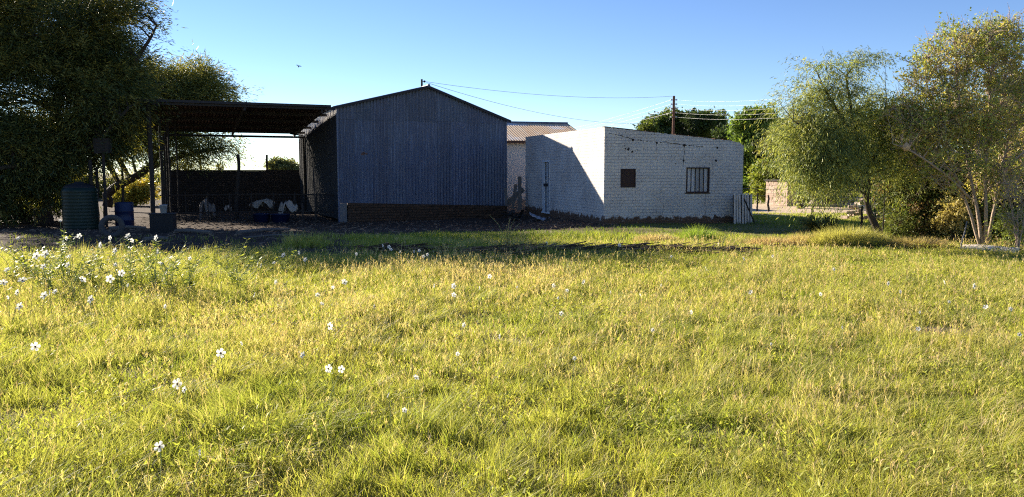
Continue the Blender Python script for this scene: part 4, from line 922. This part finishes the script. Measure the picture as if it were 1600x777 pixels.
bush('dark_hedge_bush', 'very dark thicket under the big tree behind the green tank', 'bush', 40, 345, 30, [lobe(50, 315, 31, 50, 30), lobe(-10, 315, 30, 50, 34), lobe(100, 300, 33, 18, 26), lobe(-60, 300, 30, 50, 50)], 240, .4, .12, .06, [(.03, .045, .02), (.05, .06, .025)], 42, tlen=.5, trunk=.06, branch_every=3, twig_r=.01)
bush('round_bush', 'olive treetop showing over the dark yard wall near the barn', 'bush', 445, 290, 85, [lobe(450, 264, 85, 14, 7), lobe(432, 263, 85, 9, 9), lobe(427, 258, 85, 3, 7)], 60, .6, .3, .16, [(.2, .2, .08), (.15, .17, .06)], 43, tlen=.6, trunk=.15, branch_every=3, twig_r=.02)
# palm beyond the wall
c = at(342, 262, 80); pm = empty('palm_tree', (c.x, c.y, 0), 'tiny fan palm top showing over the yard wall between the poles', 'palm')
m = MB(); m.tube([(0, 0, 0), (.05, 0, c.z)], [.22, .16], 8); m.build('trunk', M['bark_dark'], pm)
r = random.Random(9); P = []; A = []; Bq = []
for k in range(46):
    a = r.uniform(0, 6.28); e = r.uniform(-.5, 1.4); d = np.array([math.cos(a)*math.cos(e), math.sin(a)*math.cos(e), math.sin(e)]); l = r.uniform(.5, .8)
    P.append(np.array([.05, 0, c.z])+d*l*.6); A.append(d*l*.55); q = np.cross(d, [0, 0, 1.0]); Bq.append(q/(np.linalg.norm(q)+1e-6)*.07)
leafmesh('crown', np.array(P), np.array(A), np.array(Bq), np.tile([[.17, .17, .08]], (len(P), 1)), pm)
# hanging weaver nest
c = at(1416, 230, 15.75); m = MB(); m.lathe((0, 0, 0), [(.005, .13), (.035, .10), (.085, .04), (.095, -.02), (.07, -.07), (.045, -.1), (.03, -.1), (.02, -.05)], 14); m.tube([(0, 0, .12), (.01, 0, .3)], .006, 5)
o = m.build('bird_nest', M['nest'], smooth=True); o.location = c; o.scale = (.75, .75, .8); tag(o, 'tan ball nest hanging in the pale stemmed tree', 'nest')
# log, leaning pole, brick hut, rubble, fence posts
a_ = at(1500, 394, 15.6); b_ = at(1592, 400, 15.0); a_ = gp(a_.x, a_.y)+Vector((0, 0, .07)); b_ = gp(b_.x, b_.y)+Vector((0, 0, .06)); n_ = b_-a_
lg = empty('pale_log', a_, 'pale peeled log lying at the foot of the stems at the right', 'log')
m = MB(); m.tube([(0, 0, 0), n_*.3+Vector((0, .02, .02)), n_*.7+Vector((0, -.01, .01)), n_], [.075, .085, .08, .085], 14); m.build('log_body', M['log_pale'], lg, smooth=False)
d_ = n_.normalized(); m = MB(); m.tube([n_+d_*.003, n_+d_*.02], [.07, .06], 14); m.build('cut_end', M['rust'], lg)
t_ = at(1511, 346, 15.7); b_ = at(1499, 390, 15.4); pole_thing('leaning_pole', gp(b_.x, b_.y), t_, .016, 'concrete', 'thin pale pole leaning beside the log', 'pole')
c = at(1196, 322, 40); hut = empty('brick_hut', (c.x, c.y, 0), 'small pale brick hut standing on the bare yard beyond the fence', 'hut', rz=R(38))
m = MB(); m.box((0, 0, -.2), (1.5, .2, 1.25)); m.box((1.3, .2, -.2), (1.5, 1.1, 1.22)); m.box((0, .2, -.2), (.2, 1.1, 1.2)); m.build('wall', M['palebrick'], hut)
m = MB(); m.box((-.08, -.08, 1.253), (1.58, 1.18, 1.31)); m.build('slab_roof', M['iron_dark'], hut)
hut.rotation_euler.z = R(-65)
c = gp(*mpos(1378, 0, 27)); r = random.Random(5)
m = MB()
for k in range(40):
    x, y, z = r.uniform(-.8, .6), r.uniform(-.3, .3), r.uniform(.0, 1.0); z *= (1-abs(x)/.95); a = r.uniform(0, 3.1)
    m.obox((x, y, z), (math.cos(a)*.26, math.sin(a)*.26, r.uniform(-.05, .05)), (-math.sin(a)*.12, math.cos(a)*.12, 0), (0, 0, .1))
o = m.build('rubble_heap', M['palebrick']); o.location = c; tag(o, 'pinkish heap of loose bricks behind the curved trunk', 'rubble', kind=None)
GF = 'thin posts of the wire fence on the right'
fp = []
for px, pt, Y, rad, lab in ((1201, 305, 33, .045, 'dark fence post in front of the brick hut'), (1270, 318, 32, .05, 'short fence post beyond the long shadow, left of the pair'), (1289, 311, 34, .035, 'thin fence post, right one of the pair beyond the long shadow'),
                       (1347, 322, 21, .03, 'slim fence post left of the curved trunk'), (1382, 308, 17.6, .014, 'very thin stake behind the curved trunk'), (1184, 302, 34, .035, 'thin fence post just right of the slatted panel')):
    t_ = at(px, pt, Y); b_ = gp(t_.x, t_.y); pole_thing('fence_post', b_, t_, rad, 'wood_dark', lab, grp=GF); fp.append(t_)
f = empty('wire_fence', (fp[0].x, fp[0].y, 0), 'sagging strands of fence wire crossing the bare yard', 'fence')
a_ = at(1165, 0, 34.5); b_ = at(1440, 0, 31)
for z in (.35, .65, .95):
    m = MB(); m.tube([Vector((a_.x, a_.y, z))-f.location, Vector(((a_.x+b_.x)/2, (a_.y+b_.y)/2, z-.03))-f.location, Vector((b_.x, b_.y, z))-f.location], .006, 4, caps=False); m.build('strand', M['wire'], f)
# low pale kerb
a_ = at(1272, 322, 38); m = MB(); m.box((0, 0, -.1), (1.9, .2, .28)); o = m.build('low_wall', M['palebrick']); o.location = (a_.x, a_.y, 0); o.rotation_euler.z = R(-6); tag(o, 'low pale brick edging across the sunlit yard', 'low wall')

# ------------------------------------------------------------------ yard litter (uncountable): twigs, chips, clods
def litter():
    m = MB(); r = random.Random(8); n = 0
    while n < 2600:
        x = r.uniform(-15, 4); y = r.uniform(13.2, 31)
        if float(grassy(x, y)) > .5: continue
        n += 1; z = float(gz(x, y))+.02; a = r.uniform(0, 3.14); l = r.uniform(.05, .5)*(1 if r.random() < .25 else .4); g = r.uniform(.5, 2.4)
        if r.random() < .5: m.tube([(x, y, z), (x+math.cos(a)*l, y+math.sin(a)*l, z+r.uniform(-.01, .06))], r.uniform(.004, .012), 4, (g, g*.95, g*.9), caps=False)
        else:
            s_ = r.uniform(.015, .06); m.lathe((x, y, z-.02), [(.001, 0), (s_, .0), (s_*.8, s_*.6), (.001, s_*.8)], 5, (g*.8, g*.72, g*.65))
    # ridge of cut branches along the field edge
    for k in range(1500):
        t = r.random(); x = -3.0+t*7.6+r.uniform(-.2, .2); y = 14.9+.25*math.sin(x*1.4)+r.gauss(0, .22)+.12*max(0, x); a = r.gauss(0, .5); l = r.uniform(.1, .7); g = r.choice((.35, .5, .8, 1.6, 2.2))
        z = float(gz(x, y))+abs(r.gauss(0, .04)); m.tube([(x, y, z), (x+math.cos(a)*l, y+math.sin(a)*l, z+r.uniform(-.03, .08))], r.uniform(.004, .014), 4, (g, g*.9, g*.8), caps=False)
    tag(m.build('twig_litter', M['litter']), kind='stuff')
litter()

# ------------------------------------------------------------------ tall weeds and dry stalks
def weed(name, label, x, y, h, seed, cols=((.32, .38, .09), (.42, .44, .10), (.2, .26, .07)), nst=5, cat='weed', group=None, ll=.055, dens=1.5, scol=(.25, .3, .1)):
    g = np.random.default_rng(seed); rd = random.Random(seed); b = gp(x, y); root = empty(name, b, label, cat, group)
    m = MB(); P = []; A = []; Bq = []; C = []
    for s_ in range(nst):
        a = rd.uniform(0, 6.28); k = rd.uniform(.05, .6); hh = h*rd.uniform(.65, 1.0)
        q = [Vector((math.cos(a)*k*t*t*h+.02*math.sin(7*t+a), math.sin(a)*k*t*t*h, hh*t)) for t in (0, .25, .5, .75, 1)]
        m.tube(q, [.006, .005, .004, .003, .002], 5, caps=False)
        for j in range(int(17*dens*hh/.6)):
            t = rd.uniform(.12, 1); i = min(3, int(t*4)); p = q[i].lerp(q[i+1], t*4-i); e = rd.uniform(0, 6.28); l = ll*rd.uniform(.5, 1.2)*(1.2-.5*t)
            d = np.array([math.cos(e), math.sin(e), rd.uniform(-.3, .7)]); d /= np.linalg.norm(d)
            P.append(np.array(p)+d*l*1.1); A.append(d*l); bb = np.cross(d, [0, 0, 1.0])+g.normal(size=3)*.25; Bq.append(bb/np.linalg.norm(bb)*l*.55); C.append(np.array(cols[rd.randrange(len(cols))])*rd.uniform(.8, 1.25))
    t = NT.__new__(NT) if False else None
    m.build('stems', M['weed_stem'], root); leafmesh('leaves', np.array(P), np.array(A), np.array(Bq), np.array(C), root)
    return root
M['weed_stem'] = simple('weed_stem', (.30, .34, .12), .8, .3, 20, .1); M['dry_stem'] = simple('dry_stem', (.34, .22, .14), .9, .3, 20, .1)
GW = 'tall flowering weeds at the left end of the field'
WE = [(40, 376, .66, 'leafy weed at the far left, behind the thickest bunch of blossoms'), (72, 385, .75, 'leafy weed with two blossoms side by side at its top'), (92, 352, .95, 'tallest leafy weed, one blossom high against the green tank'),
      (112, 372, .78, 'leafy weed below the green tank with a pair of small blossoms'), (140, 392, .6, 'short leafy weed left of the grey tyre'), (158, 385, .62, 'leafy weed standing in front of the grey tyre'), (182, 395, .62, 'leafy weed with a lone blossom right of the tyre'),
      (203, 372, .8, 'leafy weed with the largest far blossom at its tip'), (243, 374, .82, 'leafy weed in front of the black crate'), (262, 385, .7, 'thin leafy weed right of the crate'), (290, 385, .7, 'leafy spike below the left end of the pen'),
      (366, 378, .75, 'pale leafy spike in front of the lone shed pole'), (20, 395, .55, 'bushy weed touching the left edge of the picture'), (60, 405, .55, 'bushy low weed under the twin blossoms'), (105, 405, .55, 'bushy low weed below the tall one'), (220, 392, .55, 'bushy weed between the two tallest right ones'), (384, 392, .45, 'small weed just right of the pale spike'), (442, 394, .42, 'small flowering weed below the blue troughs')]
for i, (px, py, h, lab) in enumerate(WE):
    p = atz(px, py, h*.95); weed('tall_weed', lab, p.x, p.y, h, 50+i, group=GW, nst=6 if i > 2 else 8, ll=.042, dens=1.6)
def dry(px, py, z, nst, lab, seed, plume=.5, col=((.42, .2, .12), (.5, .3, .18))):
    p = atz(px, py, z); return weed('dry_stalk', lab, p.x, p.y, z, seed, col, nst, 'stalk', 'dry stalks along the field edge', .022, plume*2)
dry(793, 338, .75, 6, 'rusty red dry plume rising in front of the gap beside the barn', 90, 1.2); dry(814, 354, .5, 3, 'small reddish stalk right of the rusty plume', 91)
dry(970, 358, .5, 3, 'grey dry stalk in front of the near corner of the white building', 92, .4, ((.4, .33, .25),)); dry(1127, 352, .55, 3, 'bare stalk rising below the right window', 93, .3, ((.4, .33, .25),))
dry(626, 371, .5, 2, 'dark forked stalk at the field edge below the barn', 94, .2, ((.3, .22, .16),)); dry(634, 376, .42, 2, 'short crooked stalk beside the forked one', 95, .2, ((.3, .22, .16),)); dry(1090, 358, .45, 3, 'thin twiggy stalk on the bright green tuft', 96, .3, ((.4, .33, .25),))

# ------------------------------------------------------------------ white flowers, one object each
def flower_parts():
    V = []; F = []
    for k in range(5):
        a = 6.28318*k/5; c, s_ = math.cos(a), math.sin(a); n0 = len(V)
        for (r_, w_, z) in ((.10, .05, -.05), (.45, .27, .05), (.80, .37, .14), (1.0, .2, .13)):
            for e in (-1, 0, 1): V.append(((r_*c-e*w_*s_), (r_*s_+e*w_*c), z+(.05 if e else -.03)+.02*e))
        for i in range(3):
            for j in range(2): q = n0+i*3+j; F.append((q, q+3, q+4, q+1))
    m = MB(); m.add(V, F, (.88, .86, .80)); pet = m
    ce = MB(); ce.lathe((0, 0, 0), [(.001, .16), (.10, .13), (.16, .05), (.20, .03), (.22, -.01), (.05, -.03)], 12)
    st = MB(); st.tube([(0, 0, 0), (.012, .004, .35), (-.006, .008, .7), (0, 0, 1)], [.0035, .003, .0026, .0022], 5)
    sp_ = MB(); sp_.v, sp_.f, sp_.c = [], [], []
    for k in range(5):
        a = 6.28318*(k+.5)/5; c, s_ = math.cos(a), math.sin(a)
        sp_.add([(.05*c, .05*s_, -.06), (.3*c-.08*s_, .3*s_+.08*c, -.04), (.5*c, .5*s_, 0), (.3*c+.08*s_, .3*s_-.08*c, -.04)], [(0, 1, 2, 3)], (.3, .36, .12))
    return pet, ce, st, sp_
M['flower_eye'] = simple('flower_eye', (.09, .015, .02), .8, .4, 20, .2); M['sepal'] = M['leaf']
FL = [(249,698,16),(313,708,10),(277,600,16),(288,609,8),(345,552,14),(377,537,6),(515,510,12),(473,555,10),(513,576,12),(533,577,11),(650,590,11),(607,618,7),(632,641,6),(715,553,6),(55,542,14),
(142,468,16),(172,436,16),(129,437,11),(5,442,17),(16,451,8),(27,457,9),(69,462,12),(78,458,10),(86,456,9),(12,465,6),(31,479,12),(35,438,12),(11,422,9),(57,400,12),(71,397,12),(28,373,9),(68,417,9),(106,414,9),(94,345,7),(104,373,7),(117,372,6),(124,369,8),(99,378,6),(157,383,9),(172,372,7),(180,392,9),(200,369,11),(206,376,7),(244,372,9),(247,393,8),(190,427,10),(180,414,8),(110,401,6),(258,479,7),(252,412,5),(200,446,5),(297,404,6),
(398,461,8),(538,441,11),(520,449,5),(496,461,7),(503,475,8),(403,413,8),(443,399,9),(408,415,7),(428,411,7),(467,395,6),(477,406,7),(431,441,7),(585,479,8),(598,384,6),(608,386,7),(611,390,6),(625,394,6),(647,393,6),(655,392,6),(662,401,6),(668,398,6),(557,397,5),
(679,447,8),(709,447,10),(709,461,9),(765,432,8),(749,450,6),(808,449,6),(865,447,9),(912,441,9),(886,454,6),(872,466,6),(877,490,8),(725,508,9),(781,526,10),(898,560,6),(1020,516,8),(1080,488,8),(1033,446,6),(954,457,6),(854,380,6),(968,383,8),(1103,420,9),(1162,405,8),(1207,401,9),(1173,457,9),(1282,460,7),(1303,421,7),(1388,443,8),(1407,456,8),(1475,441,8),(1522,447,10),(1540,480,9),(1579,483,8),(1435,514,8),(1593,523,8),(1205,538,6),(1316,512,6),(1483,472,6),(1437,488,5),(1122,382,6),(1049,401,5),(1000,461,5)]
UL = {0: 'nearest white blossom, low at the left, wine red eye plain to see', 1: 'half open white blossom right of the nearest one', 2: 'large white blossom with dark red eye, second nearest at the left', 3: 'small white bud touching the second nearest blossom', 4: 'white blossom tilted left in mid field between the left weeds and the near pair',
      5: 'tiny white bud just above the tilted blossom', 6: 'single bright blossom in the middle left, above the pair', 7: 'white blossom a little left of the close pair', 8: 'left blossom of the close pair in the centre left field', 9: 'right blossom of the close pair in the centre left field', 10: 'white blossom alone right of the close pair, in the middle foreground',
      11: 'upright white bud below the close pair', 12: 'thin white bud, lowest one in the middle foreground', 14: 'white blossom in green shade at the left edge, below the weed thicket', 15: 'big star shaped white blossom in front of the weed thicket', 16: 'biggest round white blossom beside the weed thicket', 17: 'white blossom left of the biggest round one',
      18: 'white blossom cut by the left edge of the picture', 21: 'left blossom of the tight trio below the thicket', 22: 'middle blossom of the tight trio below the thicket', 23: 'right blossom of the tight trio below the thicket', 25: 'drooping white blossom under the cut one at the left', 28: 'left one of the twin blossoms on top of a leafy weed', 29: 'right one of the twin blossoms on top of a leafy weed',
      33: 'highest blossom of all, in front of the green tank', 41: 'blossom on the tallest weed between tyre and crate', 43: 'blossom right in front of the black crate', 45: 'blossom just above the biggest round one', 53: 'brightest round blossom in front of the left edge of the barn', 52: 'small blossom alone left of the brightest mid field one',
      75: 'upper blossom of the vertical pair before the barn', 76: 'lower blossom of the vertical pair before the barn', 77: 'blossom right of the vertical pair, nearer the gap', 80: 'narrow white blossom on the pinkish seeding grass', 81: 'round blossom right of the pinkish seeding grass', 86: 'lone blossom in the brown dip in the middle of the field', 85: 'blossom left of the brown dip in the middle of the field',
      88: 'blossom below right of the pinkish grass, nearest in the middle right', 93: 'white bud standing before the near corner of the white building', 94: 'blossom before the two windows of the white building', 95: 'blossom in front of the slatted panel', 96: 'blossom in front of the long shadow right of the panel', 105: 'largest blossom at the right, before the pale log',
      106: 'blossom beside the bare brown patch at the right', 107: 'blossom close to the right edge, above the bare patch', 109: 'blossom at the very right edge, on the bare brown patch', 108: 'blossom on the left of the bare brown patch'}
def zone(px, py):
    if px < 310 and py < 480: return ('small white blossom among the crowded left weeds', 'small blossoms in the left weeds')
    if px < 560: return ('small white blossom in the grass before the open shed', 'small blossoms before the open shed')
    if px < 790: return ('small white blossom in the grass before the gabled barn', 'small blossoms before the barn')
    if px < 1160: return ('small white blossom in the grass before the white building', 'small blossoms before the white building')
    return ('small white blossom in the grass before the right hand trees', 'small blossoms before the right hand trees')
pet, ce, st, sp_ = flower_parts(); proto = None; r = random.Random(77)
for i, (px, py, sz) in enumerate(FL):
    left = px < 310 and py < 480
    h = (.78-.006*max(0, py-395) if left else .25)+r.uniform(-.03, .04)
    if left: h = max(h, .28)
    p = atz(px, py, h); b = gp(p.x, p.y); hh = h-b.z
    rad = (.85 if px > 560 else 1)*min(.044, max(.02, sz*p.y/FPX/2*1.12))
    lab, grp = (UL[i], 'white blossoms with dark eyes') if i in UL else zone(px, py)
    if proto is None:
        root = empty('white_flower', b, lab, 'flower', grp)
        parts = [st.build('stem', M['weed_stem'], root), pet.build('petals', M['petal'], root), ce.build('flower_eye', M['flower_eye'], root), sp_.build('sepals', M['leaf'], root)]
        proto = root
    else:
        root = proto.copy(); COL.objects.link(root); root.location = b; tag(root, lab, 'flower', grp); parts = []
        for ch in kids:
            c_ = ch.copy(); COL.objects.link(c_); c_.parent = root; parts.append(c_)
    kids = parts if i == 0 else kids
    lx_, ly_ = r.gauss(0, .16), r.gauss(0, .12); parts[0].scale = (.7, .7, hh/math.cos(math.hypot(lx_, ly_)))
    parts[0].rotation_euler = Vector((lx_, ly_, 1)).to_track_quat('Z', 'Y').to_euler(); root.location = b-Vector((lx_*hh, ly_*hh, 0))
    off = Vector((lx_*hh, ly_*hh, hh))
    d = Vector((r.gauss(-.1, .6), -1+r.gauss(0, .35), r.uniform(.15, 1.2))).normalized(); q = d.to_track_quat('Z', 'Y').to_euler(); asp = r.uniform(.35, 1.0) if sz < 11 else r.uniform(.85, 1)
    for pt in parts[1:]:
        pt.location = off; pt.rotation_euler = q; pt.scale = (rad*asp, rad, rad)
print('objects', len(bpy.data.objects))
